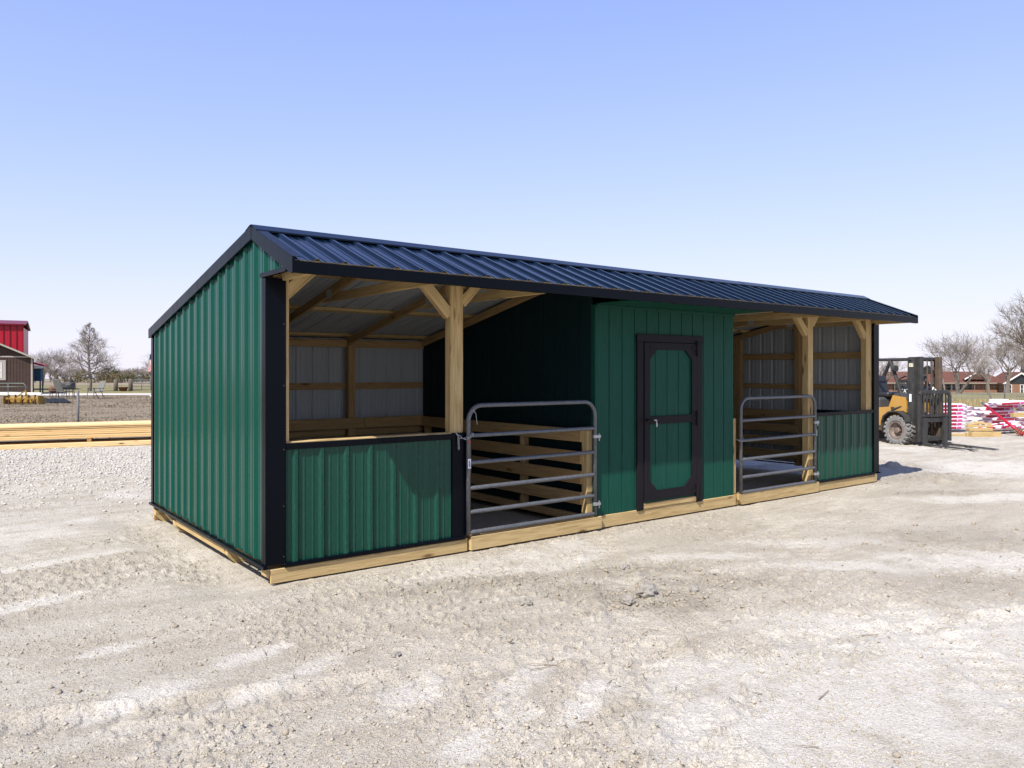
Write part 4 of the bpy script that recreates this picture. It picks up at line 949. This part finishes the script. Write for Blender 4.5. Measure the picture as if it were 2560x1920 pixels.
# ------------------------------------------------------------------ trees and brush
M['bark'] = noisy('grey_bark', (.20, .17, .145), (.13, .11, .095), 5.); M['twigs'] = noisy('bare_twigs', (.27, .23, .20), (.20, .17, .15), 3.)
M['ever'] = noisy('evergreen', (.045, .055, .025), (.10, .085, .035), 1.5); M['leafdry'] = noisy('dry_brush', (.19, .15, .075), (.12, .10, .05), 1.2)
def tree_mesh(kind, seed, H):
    rg = np.random.default_rng(seed); tv, tf, cv, cf = [], [], [], []
    def add(V, Fc, pts, rad, n_):
        v, f = tubegeo(pts, rad, n_, False); k = len(V); V += v; Fc += [tuple(i+k for i in q) for q in f]
    def grow(p, d, L, r, lev, maxl):
        n_ = 4 if lev < 2 else 3; pts = [p]; dd = d.copy(); q = p.copy()
        for i in range(n_):
            dd = dd+Vector(rg.normal(0, .13+.05*lev, 3)); dd.z += .05*lev if kind != 'cone' else .045; dd.normalize(); q = q+dd*(L/n_); pts.append(q.copy())
        rad = [r*(1-.75*i/n_) for i in range(n_+1)]
        if lev < 2: add(tv, tf, pts, rad, 6 if lev == 0 else 5)
        else: add(cv, cf, pts, rad, 3)
        if lev >= maxl: return
        kids = {0: 6, 1: 7, 2: 6, 3: 6, 4: 3}[lev] if kind != 'cone' else {1: 8, 2: 5, 3: 3}[lev]
        for k in range(kids):
            t = rg.uniform(.3, 1.) if lev else rg.uniform(.35, 1.); i = min(int(t*n_), n_-1); b = pts[i].lerp(pts[i+1], t*n_-i)
            ax = dd.orthogonal(); ax.rotate(Matrix.Rotation(rg.uniform(0, 6.28), 3, dd)); an = rg.uniform(.35, .95)
            nd = (dd*math.cos(an)+ax.normalized()*math.sin(an)).normalized()
            grow(b, nd, L*rg.uniform(.5, .78), max(r*(1-.75*t)*.65, .013), lev+1, maxl)
    if kind == 'cone':
        pts = [Vector((0, 0, 0))]
        for i in range(1, 9): pts.append(Vector((rg.normal(0, .04), rg.normal(0, .04), H*i/8)))
        add(tv, tf, pts, [H*.022*(1-.93*i/8)*(1.5 if i == 0 else 1) for i in range(9)], 7)
        for k in range(54):
            t = .17+.80*(k/54)**.9; z = H*t; a = k*2.4+rg.normal(0, .3); ln = H*.43*(1-t)**1.15+.16; up = .22+.5*t
            grow(Vector((0, 0, z)), Vector((math.cos(a), math.sin(a), up)).normalized(), ln*rg.uniform(.8, 1.1), H*.008*(1.15-t), 1, 3)
    else:
        ns = {'spread': 1, 'multi': 3}[kind]
        for k in range(ns):
            d = Vector((rg.normal(0, .10*ns), rg.normal(0, .10*ns), 1)).normalized(); p0 = Vector((rg.normal(0, .1*(ns-1)), rg.normal(0, .1*(ns-1)), -.1))
            th = H*(.30 if kind == 'spread' else .38); r = H*.026/ns**.4; pts = [p0, p0+d*th*.5, p0+d*th]; add(tv, tf, pts, [r*1.3, r, r*.9], 7)
            for j in range(6 if ns == 1 else 3):
                a = j*2.4+rg.uniform(0, 1); sp = rg.uniform(.25, .85); nd = Vector((math.cos(a)*sp, math.sin(a)*sp, 1-.25*sp)).normalized()
                grow(p0+d*th*rg.uniform(.7, 1.), nd, H*rg.uniform(.30, .42), r*.6, 1, 4)
    return (tv, tf), (cv, cf)
TM = {}
for key, (kind, seed, H) in dict(cone=('cone', 3, 6.6), spread=('spread', 5, 9.), multi=('multi', 8, 8.), spread2=('spread', 14, 10.)).items():
    (tv, tf), (cv, cf) = tree_mesh(kind, seed, H); res = []
    for nm, v, f, m in (('trunk', tv, tf, 'bark'), ('crown', cv, cf, 'twigs')):
        me = bpy.data.meshes.new(nm); me.from_pydata(v, [], f); me.materials.append(M[m]); me.update(); res.append(me)
    TM[key] = (res, H)
def tree(key, X, d, h, label, rz=0., wid=1., group=None, zoff=0.):
    (a, b), H = TM[key]; t = thing('bare_tree', label, 'tree', px(X, d, zoff-.05), rz, group); s = h/H; t.scale = (s*wid, s*wid, s)
    link(bpy.data.objects.new('trunk', a), t); link(bpy.data.objects.new('crown', b), t); return t
R1x = lambda q: q/4.365
R2x = lambda q: 2160+q/3.77
tree('cone', R1x(975), 73, 6.5, 'tall bare tree with a straight central trunk in the far field', .4, 1.0)
tree('multi', R1x(605), 105, 5.2, 'bare rounded tree with forked trunks behind the smokers', 1.0, 1.25)
tree('spread', R1x(460), 118, 5.0, 'small bare tree between the cabin and the forked tree', 2.0, 1.1)
tree('spread2', R1x(1640), 150, 6.2, 'bare leaning tree half hidden behind the green gable', .5, 1.3)
for i, (q, d, h, k) in enumerate(((380, 190, 8.5, 'multi'), (700, 210, 8.5, 'spread'), (840, 240, 9, 'multi'), (1150, 230, 8., 'spread2'), (1290, 260, 8.5, 'multi'), (1400, 300, 9.5, 'spread'), (1540, 280, 9.5, 'multi'), (540, 230, 10, 'spread2'))):
    tree(k, R1x(q), d, h*.66, 'grey bare tree in the distant row beyond the far field', i*1.1, 1.7, 'distant row of bare trees on the left', -.8)
tree('multi', R2x(880), 150, 11.8, 'dense bare tree with forked trunks before the brick house', .7, 1.15)
tree('spread2', R2x(1180), 120, 7.2, 'smaller bare tree in front of the brick house porch', 2.2, 1.1)
tree('spread', R2x(1570), 95, 15., 'tallest bare tree reaching up beside the brick house gable', 1.2, 1.15)
tree('multi', R2x(1360), 165, 13., 'bare tree between the tallest tree and the dense one', 3.0, 1.)
tree('spread2', R2x(1480), 215, 14., 'bare tree standing behind the brick house gable', .2, 1.2)
tree('spread', R2x(190), 170, 9.5, 'bare tree seen behind the forklift overhead guard', 1.9, 1.1)
tree('multi', R2x(720), 230, 8.5, 'bare tree rising behind the brick house roof', 4., 1.)
def bush(X, d, w_, h, label, m, seed, n_=900, zoff=0.):
    rg = np.random.default_rng(seed); t = thing('bush', label, 'bush', px(X, d, zoff)); k = 7
    C = np.stack([rg.normal(0, w_*.28, k), rg.normal(0, w_*.28, k), rg.uniform(.25, .7, k)*h], -1); R_ = rg.uniform(.22, .42, k)*min(w_, h*1.6)
    i = rg.integers(0, k, n_); u = rg.normal(size=(n_, 3)); u /= np.linalg.norm(u, axis=1)[:, None]; P = C[i]+u*(R_[i]*rg.uniform(.6, 1.05, n_))[:, None]; P[:, 2] = np.maximum(P[:, 2], .05)
    s = .055*h*rg.uniform(.6, 1.4, n_); A = rg.normal(size=(n_, 3)); B = rg.normal(size=(n_, 3))
    V = np.stack([P, P+A*s[:, None], P+B*s[:, None]], 1).reshape(-1, 3); o = bulk('crown', V, np.arange(n_*3).reshape(-1, 3), m); o.parent = t
    q = MB()
    for j in range(4): q.tube([(0, 0, -.1), tuple(C[j]*.9)], [.06, .02], 5)
    q.obj('trunk', 'bark', t); return t
bush(R1x(1115), 190, 12, 3.4, 'brownish broad bush beside the distant driveway', 'leafdry', 1, 2600, -.6); bush(R1x(1245), 200, 10, 4.0, 'dark evergreen bush beside the distant white cottage', 'ever', 2, 2600, -.6)
bush(R1x(900), 250, 34, 3.6, 'long low thicket at the edge of the far field', 'leafdry', 3, 3800, -.8); bush(R1x(1540), 290, 22, 4.2, 'dark thicket of evergreen near the grey barn', 'ever', 4, 2800, -1.)
bush(R2x(1120), 40, .9, .35, 'small green weed growing at the yard edge near the pink bundles', 'ever', 6, 300)
# tall dry grass along the right-hand edge of the yard and in the field
def grass(name, n_, l0, l1, d0, d1, h0, h1, m, seed):
    rg = np.random.default_rng(seed); d = rg.uniform(d0, d1, n_); X = rg.uniform(l0, l1, n_); l = (X-1280)/F*d; x, y = world(l, d); keep = fbm(x, y, .5, 3, seed) > rg.uniform(.25, .62, n_); x, y, d = x[keep], y[keep], d[keep]; k = len(x)
    z = gbase(x, y); h = rg.uniform(h0, h1, k); a = rg.uniform(0, 6.28, k); w_ = .012+.0006*d; lean = rg.normal(0, .35, (k, 2))*h[:, None]
    B0 = np.stack([x-np.cos(a)*w_, y-np.sin(a)*w_, z], -1); B1 = np.stack([x+np.cos(a)*w_, y+np.sin(a)*w_, z], -1); T = np.stack([x+lean[:, 0], y+lean[:, 1], z+h], -1)
    return stuff(bulk(name, np.stack([B0, B1, T], 1).reshape(-1, 3), np.arange(k*3).reshape(-1, 3), m))
M['drygrass'] = noisy('dry_grass', (.36, .29, .16), (.24, .20, .10), 2.)
grass('dry_grass', 16000, 2170, 2640, 36.5, 50, .10, .42, 'drygrass', 5)
M['stubble'] = noisy('grey_stubble', (.25, .205, .15), (.17, .138, .10), 2.)
grass('field_grass', 26000, -60, 400, 20, 58, .015, .045, 'stubble', 6)

# ------------------------------------------------------------------ chain link fence on the right
wire_fence('chain_link_fence', 'old wire fence with leaning brace posts between the yard and the road', [(22, 53), (62, 50)], 1.25, 4.9, 'steel', (.1, .35, .6, .85, 1.1, 1.25), .35, .006, .035, 1.0)
for i, (X0, X1, d, h) in enumerate(((R2x(742), R2x(790), 44, 1.55), (R2x(1170), R2x(1215), 42, 1.2))):
    a = px(X1, d); b = px(X0, d+.2); q = MB(); q.tube([(0, 0, -.1), (b.x-a.x, b.y-a.y, h)], [.045, .04], 8); o = q.obj('leaning_post', 'greypost', None, True); o.location = a; tag(o, ['grey post leaning outward beside the forklift load backrest', 'shorter leaning post beside the small green weed'][i], 'post')

# ------------------------------------------------------------------ insulation bundles, timbers, red pole
M['bag'] = mat('pink_wrap', (.80, .55, .66), .32); n = N(M['bag'])
tc = n.new('ShaderNodeTexCoord'); sp = n.new('ShaderNodeSeparateXYZ'); n.ln(tc.outputs['Object'], sp.inputs[0])
def band(src, a, b):
    g = n.new('ShaderNodeMath', operation='GREATER_THAN'); g.inputs[1].default_value = a; n.ln(src, g.inputs[0]); h = n.new('ShaderNodeMath', operation='LESS_THAN'); h.inputs[1].default_value = b; n.ln(src, h.inputs[0])
    k = n.new('ShaderNodeMath', operation='MULTIPLY'); n.ln(g.outputs[0], k.inputs[0]); n.ln(h.outputs[0], k.inputs[1]); return k.outputs[0]
def land(a, b): k = n.new('ShaderNodeMath', operation='MULTIPLY'); n.ln(a, k.inputs[0]); n.ln(b, k.inputs[1]); return k.outputs[0]
zz = band(sp.outputs['Z'], -.040, .028); c = n.mix(n.mr(n.noise(n.obj((1, 6, 9), rnd=5.), 6, 4), .35, .7), (.84, .74, .80), (.76, .56, .67))
c = n.mix(land(zz, band(sp.outputs['X'], -.46, .22)), c, (.38, .008, .035)); c = n.mix(land(zz, band(sp.outputs['X'], .245, .41)), c, (.58, .06, .25))
n.color(c); n.bump(n.noise(n.obj((3, 9, 9), rnd=5.), 7, 4), .5, .02)
def bag_mesh(L=1.2, Wd=.42, Hh=.115):
    v = []; f = []; nu, nv = 14, 12
    for i in range(nu+1):
        s = -1+2*i/nu; e = (1-abs(s)**6)**.5*.96+.04 if abs(s) < 1 else .05
        for j in range(nv):
            a = 2*math.pi*j/nv; cx, sx_ = math.cos(a), math.sin(a); p = .35
            y = math.copysign(abs(cx)**p, cx)*Wd/2*(.86+.14*e); z = math.copysign(abs(sx_)**p, sx_)*Hh/2*(.35+.65*e)
            v.append((s*L/2+.02*math.sin(j*3.)*(abs(s) > .95), y, z*(1+.08*math.sin(i*1.9+j*2.3))))
    f = [(i*nv+j, i*nv+(j+1) % nv, (i+1)*nv+(j+1) % nv, (i+1)*nv+j) for i in range(nu) for j in range(nv)]+[tuple(range(nv))[::-1], tuple(range(nu*nv, nu*nv+nv))]
    f = [tuple(reversed(q)) for q in f]
    me = bpy.data.meshes.new('insulation_bundle'); me.from_pydata(v, [], f); me.materials.append(M['bag']); me.polygons.foreach_set('use_smooth', [True]*len(f)); me.update(); return me
BG = bag_mesh(); rg = random.Random(2)
def bundle(p, rz, rx=0., ry=0., label='', group=''):
    o = link(bpy.data.objects.new('insulation_bundle', BG)); o.location = p; o.rotation_euler = (rx, ry, rz); return tag(o, label, 'bundle', group)
c0 = px(R2x(980), 22.4); u = Vector((*(-RT*.93-FW*.30), 0)).normalized(); bk = Vector((-u.y, u.x, 0));
if bk.x*FW[0]+bk.y*FW[1] < 0: bk = -bk
rzb = math.atan2(-u.y, -u.x)
for lay in range(7):
    for k in range(2):
        p = c0+u*(.6+rg.uniform(-.03, .03))+bk*(.22+k*.44)+Vector((0, 0, .145+lay*.103))
        bundle(p, rzb+rg.uniform(-.03, .03), 0, 0, ('pink bundle with red label in the %s layer of the tidy stack by the forklift' if k == 0 else 'pink bundle in the rear row, %s layer of the tidy stack by the forklift') % ORD[lay], 'tidy stack of pink bundles')
for lay in range(4):
    p = c0+u*-.16+bk*(.66+rg.uniform(-.04, .04))+Vector((0, 0, .36+lay*.105)); bundle(p, rzb+1.45+rg.uniform(-.15, .15), .1, rg.uniform(-.06, .06), 'crumpled pink bundle laid crosswise at the end of the tidy stack', 'crosswise pink bundles')
c1 = px(R2x(1500), 23.5)
for lay in range(8):
    for k in range(3 if lay < 5 else 2):
        p = c1+Vector((*(RT*(rg.uniform(-.18, .22)+(k-.75)*1.05+lay*.05)+FW*rg.uniform(-.1, .35)), .12+lay*.098))
        bundle(p, rzb+rg.uniform(-.12, .10), rg.uniform(-.05, .05), rg.uniform(-.04, .04), 'pink wrapped insulation bundle in the %s loose heap by the red pole' % ('lower half of the' if lay < 4 else 'upper half of the'), 'loose heap of pink bundles')
for i, (X, d, z) in enumerate(((R2x(1215), 22.2, .13), (R2x(1255), 22.0, .10), (R2x(1330), 22.1, .08))): bundle(px(X, d, z+.05), rzb-.5+i*.3, -.25, -.18+.1*i, 'pink bundle slumped on the gravel at the foot of the loose heap', 'slumped pink bundles')
M['yblock'] = wood_mat('yellow_offcut', (.47, .345, .165), (.33, .225, .095))
def timber(X, d, L, w_, t_, z, rz, label, m='yblock', tilt=0.):
    p = px(X, d); a = camrot(rz); dx = Vector((math.cos(a)*L/2, math.sin(a)*L/2, math.sin(tilt)*L/2)); c = p+Vector((0, 0, z)); o = board('timber_offcut', tuple(c-dx), tuple(c+dx), t_, w_, m, None, c=.006); return tag(o, label, 'timber')
timber(R2x(1098), 20.7, .56, .18, .14, .07, .04, 'short thick square timber lying lowest before the pink bundles'); timber(R2x(1222), 20.9, .34, .18, .13, .065, -.55, 'pale end of a timber lying beside the thick square timber')
timber(R2x(1085), 20.9, .62, .2, .08, .19, .02, 'wide timber lying on top of the thick square timber'); timber(R2x(1085), 21.0, .66, .14, .05, .27, -.03, 'thin yellow plank lying across the timber pile')
timber(R2x(1050), 21.1, .5, .12, .05, .33, .35, 'plank end sticking up at the top of the timber pile', tilt=.15); timber(R2x(1120), 21.1, .4, .12, .05, .34, -.4, 'short plank resting askew at the top of the timber pile', tilt=-.12)
timber(R2x(850), 20.9, .75, .1, .06, .05, -.12, 'long thin timber lying on the ground before the tidy pink stack', 'yblock', -.03); timber(R2x(975), 20.8, .1, .1, .1, .06, .2, 'small yellow block between the thin timber and the timber pile')
timber(R2x(1480), 22.3, .55, .16, .12, .50, .1, 'yellow timber wedged between bundles in the loose heap'); timber(R2x(1500), 21.6, .4, .12, .08, .06, .3, 'yellow offcut lying on the gravel by the red pole foot')
b0 = px(R2x(1490), 20.9); b1 = px(R2x(1115), 22.6); q = MB(); top = Vector((b1.x-b0.x, b1.y-b0.y, .83)); low_ = Vector((0, 0, .06))
rp = thing('red_pole', 'long red steel auger tube leaning across the pink bundles', 'auger', b0)
q = MB(); q.tube([low_, top*.92+low_*.08], .038, 10); q.obj('tube', 'red', rp, True); q = MB(); q.tube([top*.92+low_*.08, top], .03, 8); q.obj('tip', 'steel', rp, True)
q = MB()
for k in range(24): t = k/23*.22; a = k*.9; c = low_.lerp(top, t*.6); q.bar(c+Vector((math.cos(a)*.02, math.sin(a)*.02, 0)), c+Vector((math.cos(a)*.10*RT[0], math.cos(a)*.10*RT[1], math.sin(a)*.10)), .03, .012)
q.obj('screw', 'rust', rp)
M['styro'] = mat('white_foam_sheet', (.80, .80, .78), .7)
p = px(R2x(1270), 23.4); o = board('foam_block', tuple(p+Vector((-.2, .1, .87))), tuple(p+Vector((.1, -.15, .87))), .09, .3, 'styro'); tag(o, 'pale grey foam block on top of the loose pink heap', 'block')
p = px(R2x(1120), 26.5); q = MB(); q.lathe([(0, 0), (1.1, 0), (.9, .22), (.5, .40), (.1, .47), (0, .48)], 18); o = q.obj('sand_heap', 'drive', None, True); o.location = p; tag(o, 'low white heap of gravel behind the pink bundles', 'heap')

# ------------------------------------------------------------------ forklift
M['fyellow'] = painted_metal('forklift_yellow', (.40, .215, .04), .5, dust=(.38, .30, .19), dustamt=.55, streak=(3, 3, 2))
M['fdark'] = noisy('worn_dark_steel', (.026, .027, .030), (.052, .049, .046), 7., .55); M['fgrey'] = mat('charcoal_plastic', (.045, .048, .055), .6)
M['frust'] = noisy('brown_worn_steel', (.13, .085, .055), (.07, .055, .045), 8., .6); M['tyre'] = noisy('dusty_tyre', (.22, .21, .20), (.12, .118, .115), 18., .9)
M['seatblk'] = mat('black_vinyl', (.018, .018, .02), .45); M['rim'] = noisy('rusty_rim', (.24, .19, .16), (.11, .08, .07), 9., .6); M['decal'] = mat('pale_decal', (.72, .68, .50), .5)
HA = math.atan2(-.95, -.31); cwp = px(2246, 18.6); fo = cwp-Vector((math.cos(HA-math.pi/2)*.55, math.sin(HA-math.pi/2)*.55, 0))
fl = thing('forklift', 'yellow and charcoal forklift parked with forks lowered on the gravel', 'forklift', (fo.x, fo.y, 0), HA)
def wheel(x, y, r, w_, side):
    mt = Matrix.Translation((x, y, r-.012)) @ Matrix.Rotation(math.pi/2*(-side), 4, 'X')      # axis along Y, +Z of profile outwards
    q = MB(); q.lathe([(r*.62, -w_/2), (r*.90, -w_/2), (r*.965, -w_*.38), (r*.965, w_*.38), (r*.90, w_/2), (r*.70, w_/2), (r*.62, w_*.40), (r*.62, -w_/2)], 40, mt)
    wh = q.obj('wheel', 'tyre', fl)
    q = MB(); nl = 20
    for k in range(nl):
        for s in (-1, 1):
            a = 2*math.pi*(k+(.5 if s > 0 else 0))/nl; m2 = mt @ Matrix.Rotation(a, 4, 'Z') @ Matrix.Translation((r*.955, 0, s*w_*.26)) @ Matrix.Rotation(.35*s, 4, 'X')
            q.box(-.03, .035, -.033, .033, -w_*.245, w_*.245, .006, mtx=m2)
    stuff(q.obj('tread_lugs', 'tyre', wh))
    q = MB(); q.lathe([(r*.63, w_*.42), (r*.55, w_*.44), (r*.52, w_*.25), (r*.40, w_*.12), (r*.20, w_*.10), (r*.20, w_*.32), (r*.13, w_*.36), (0, w_*.36)], 28, mt); q.obj('rim', 'rim', wh)
    q = MB()
    for k in range(7): a = 2*math.pi*k/7; q.tube([mt @ Vector((math.cos(a)*r*.28, math.sin(a)*r*.28, w_*.10)), mt @ Vector((math.cos(a)*r*.28, math.sin(a)*r*.28, w_*.24))], .018, 6)
    stuff(q.obj('wheel_nuts', 'frust', wh))
for s in (-1, 1): wheel(0, s*.52, .345, .24, s); wheel(-1.62, s*.48, .27, .2, s)
# chassis
q = MB(); q.prism([(-2.05, .30), (-.40, .30), (-.42, .52), (-.36, .66), (-.22, .76), (.10, .80), (.17, .76), (.18, .86), (.16, 1.12), (-.22, 1.16), (-.34, .88), (-1.2, .80), (-2.05, .80)], 1, -.50, .50); q.obj('body', 'fyellow', fl)
q = MB(); q.prism([(-2.45, .28), (-1.95, .28), (-1.85, .55), (-1.85, 1.0), (-2.1, 1.08), (-2.42, 1.0), (-2.5, .6)], 1, -.52, .52); q.obj('counterweight', 'fyellow', fl)
for s in (-1, 1):
    q = MB(); pts = [(-.42, .30), (-.43, .52), (-.37, .67), (-.2, .78), (.05, .80), (.26, .70), (.34, .55)]; pin = [(x*.93, z*.965) for x, z in pts]
    q.prism(pts+pin[::-1], 1, min(s*.50, s*.66), max(s*.50, s*.66)); q.obj('fender', 'fdark', fl)
    bx('step', 'fdark', fl, -.95, -.46, min(s*.50, s*.60), max(s*.50, s*.60), .38, .42, .008)
q = MB(); q.box(-1.95, -.70, -.46, .46, .79, 1.10, .06); q.obj('engine_hood', 'fgrey', fl)
q = MB(); q.box(-1.9, -1.45, -.2, .2, 1.10, 1.17, .03); q.obj('hood_cap', 'seatblk', fl)
seat = MB().box(-1.12, -.62, -.24, .24, 1.10, 1.22, .05).obj('seat', 'seatblk', fl); q = MB(); q.bar((-1.06, 0, 1.18), (-1.18, 0, 1.62), .46, .11, up=(0, 1, 0), c=.04); q.obj('backrest', 'seatblk', seat)
q = MB(); q.prism([(-.20, 1.12), (.20, 1.10), (.16, 1.24), (.02, 1.38), (-.10, 1.40), (-.16, 1.30)], 1, -.40, .30); dash = q.obj('dashboard', 'seatblk', fl)
q = MB(); q.prism([(-.22, 1.10), (.22, 1.08), (.18, 1.20), (-.02, 1.24), (-.20, 1.20)], 1, -.48, .48); q.obj('cowl', 'fgrey', fl)
q = MB(); q.tube([(-.12, 0, 1.2), (-.28, 0, 1.52)], .03, 8); col_ = q.obj('steering_column', 'fdark', fl)
mt = Matrix.Translation((-.30, 0, 1.55)) @ Matrix.Rotation(-.5, 4, 'Y'); ring = [mt @ Vector((math.cos(a)*.19, math.sin(a)*.19, 0)) for a in np.linspace(0, 2*math.pi, 25)]
q = MB(); q.tube(ring, .016, 7, False)
for a in (0, 2.1, 4.2): q.tube([mt @ Vector((0, 0, -.03)), mt @ Vector((math.cos(a)*.18, math.sin(a)*.18, 0))], .012, 5)
q.obj('steering_wheel', 'seatblk', fl, True)
for k in range(3): q = MB(); q.tube([(-.05+k*.05, -.30, 1.15), (-.16+k*.05, -.31, 1.48)], .011, 6); q.tube([(-.16+k*.05, -.31, 1.46), (-.175+k*.05, -.31, 1.51)], .02, 8); q.obj('lever', 'seatblk', fl)
# overhead guard
gd = MB(); zt = 2.02
for s in (-1, 1): gd.bar((-1.25, s*.44, zt), (.28, s*.44, zt), .06, .07, c=.01)
for x in (-1.25, .27): gd.bar((x, -.47, zt), (x, .47, zt), .06, .07, c=.01)
gob = gd.obj('overhead_guard', 'fdark', fl)
for k in range(6): q = MB(); q.bar((-1.0+k*.22, -.41, zt+.005), (-1.0+k*.22, .41, zt+.005), .04, .03); q.obj('guard_bar', 'fdark', gob)
for s in (-1, 1):
    q = MB(); q.bar((.06, s*.46, 1.06), (-.34, s*.45, zt-.03), .065, .075, up=(1, 0, 0), c=.01); q.obj('pillar', 'fdark', gob)
    q = MB(); q.bar((-1.75, s*.44, 1.0), (-1.22, s*.45, zt-.03), .06, .07, up=(1, 0, 0), c=.01); q.obj('pillar', 'fdark', gob)
    q = MB(); q.tube([(.26, s*.44, zt-.03), (.33, s*.44, 1.72), (.30, s*.44, 1.25)], .017, 6); q.obj('guard_rod', 'fdark', gob)
    q = MB(); q.lathe([(0, 0), (.05, 0), (.075, .06), (.075, .09), (0, .095)], 14, Matrix.Translation((-.20, s*.50, 1.80)) @ Matrix.Rotation(math.pi/2, 4, 'Y')); q.obj('headlight', 'fdark', fl)
mg0 = set(COL.objects)
# mast: outer and inner channels on both sides
ZM = 2.07
for s in (-1, 1):
    q = MB(); y0 = s*.40
    q.box(.44, .58, y0-.055, y0+.055, .07, ZM, .008); q.box(.43, .46, y0-.075, y0+.075, .07, ZM-.01, .004); q.obj('mast_channel', 'fdark', fl)
    q = MB(); q.box(.555, .68, s*.285-.05, s*.285+.05, .09, ZM+.005, .008); q.obj('inner_channel', 'frust' if s > 0 else 'fdark', fl)
    q = MB(); q.tube([(.50, s*.20, .12), (.50, s*.20, 1.15)], .045, 10); q.tube([(.50, s*.20, 1.15), (.50, s*.20, ZM-.1)], .025, 8); q.obj('lift_cylinder', 'frust', fl)
    q = MB(); q.tube([(.05, s*.47, .82), (.28, s*.46, .90)], .045, 10); q.tube([(.28, s*.46, .90), (.46, s*.43, .97)], .026, 8); q.tube([(.02, s*.47, .78), (.02, s*.47, .88)], .06, 8); q.obj('tilt_cylinder', 'fdark', fl)
for z, m in ((ZM-.05, 'fdark'), (1.72, 'fdark'), (.45, 'fdark')): bx('mast_crossbar', m, fl, .445, .50, -.345, .345, z-.05, z+.045, .006)
q = MB()
for y in (-.07, .07): q.tube([(.62, y, .5), (.62, y, ZM-.08)], .014, 6)
q.obj('lift_chain', 'frust', fl)
q = MB(); q.tube([(.60, .13, 1.1), (.66, .15, 1.30), (.64, .10, 1.36), (.60, .08, 1.25)], .02, 8); q.obj('hydraulic_hose', 'sticker', fl, True)
# carriage and load backrest
cg = MB()
for z in (.17, .60): cg.box(.70, .76, -.44, .44, z-.055, z+.055, .006)
for s in (-1, 1): cg.box(.66, .72, s*.33-.05, s*.33+.05, .08, .72, .006)
cg = cg.obj('carriage', 'fdark', fl)
q = MB(); pr_ = [(.765, y, z) for y, z in ((-.46, .10), (-.46, 1.18), (-.40, 1.25), (.40, 1.25), (.46, 1.18), (.46, .10))]
for a, b in zip(pr_[:-1], pr_[1:]): q.bar(a, b, .085, .05, up=(0, 1, 0) if abs(a[1]-b[1]) < .01 else (0, 0, 1), c=.006)
q.bar((.765, -.43, .70), (.765, .43, .70), .05, .03); bk_ = q.obj('load_backrest', 'fdark', fl)
for k in range(8): y = -.34+k*.097; q = MB(); q.bar((.765, y, .72), (.765, y, 1.22), .028, .030, up=(0, 1, 0)); q.obj('backrest_bar', 'fdark', bk_)
for y in (-.36, .25):
    q = MB(); q.prism([(.80, .035), (.80, .66), (.845, .66), (.845, .085), (1.0, .062), (2.15, .040), (2.15, .030), (.86, .022)], 1, y-.06, y+.06); q.obj('fork', 'fdark', fl)
for o in set(COL.objects)-mg0:                 # the mast assembly sits close in front of the axle
    if o.parent is fl: o.location.x -= .24
def text(body, size, m, parent, mt, ext=.002):
    cu = bpy.data.curves.new('lettering', 'FONT'); cu.body = body; cu.size = size; cu.extrude = ext; cu.align_x = 'CENTER'; cu.align_y = 'CENTER'
    tmp = bpy.data.objects.new('lettering', cu); COL.objects.link(tmp); dg = bpy.context.evaluated_depsgraph_get(); dg.update()
    me = bpy.data.meshes.new_from_object(tmp.evaluated_get(dg)); bpy.data.objects.remove(tmp); me.materials.clear(); me.materials.append(M[m])
    o = link(bpy.data.objects.new('lettering', me), parent); o.matrix_local = mt; return o
# lettering faces the machine's right-hand side and front
RS = Matrix(((1, 0, 0, 0), (0, 0, -1, 0), (0, 1, 0, 0), (0, 0, 0, 1)))       # text X->fwd, Y->up, facing -Y
FS = Matrix(((0, 0, 1, 0), (1, 0, 0, 0), (0, 1, 0, 0), (0, 0, 0, 1)))        # text X->left, facing +X
dc = bx('decal', 'decal', fl, .196, .338, -.4585, -.4555, 1.84, 1.92); text('CAT', .075, 'print', dc, Matrix.Translation((.267, -.4595, 1.88)) @ RS, .001)
text('CAT', .14, 'sticker', dash, Matrix.Translation((.04, -.402, 1.26)) @ RS)
bx('warning_decal', 'sticker', fl, .23, .29, -.459, -.4555, 1.02, 1.20)
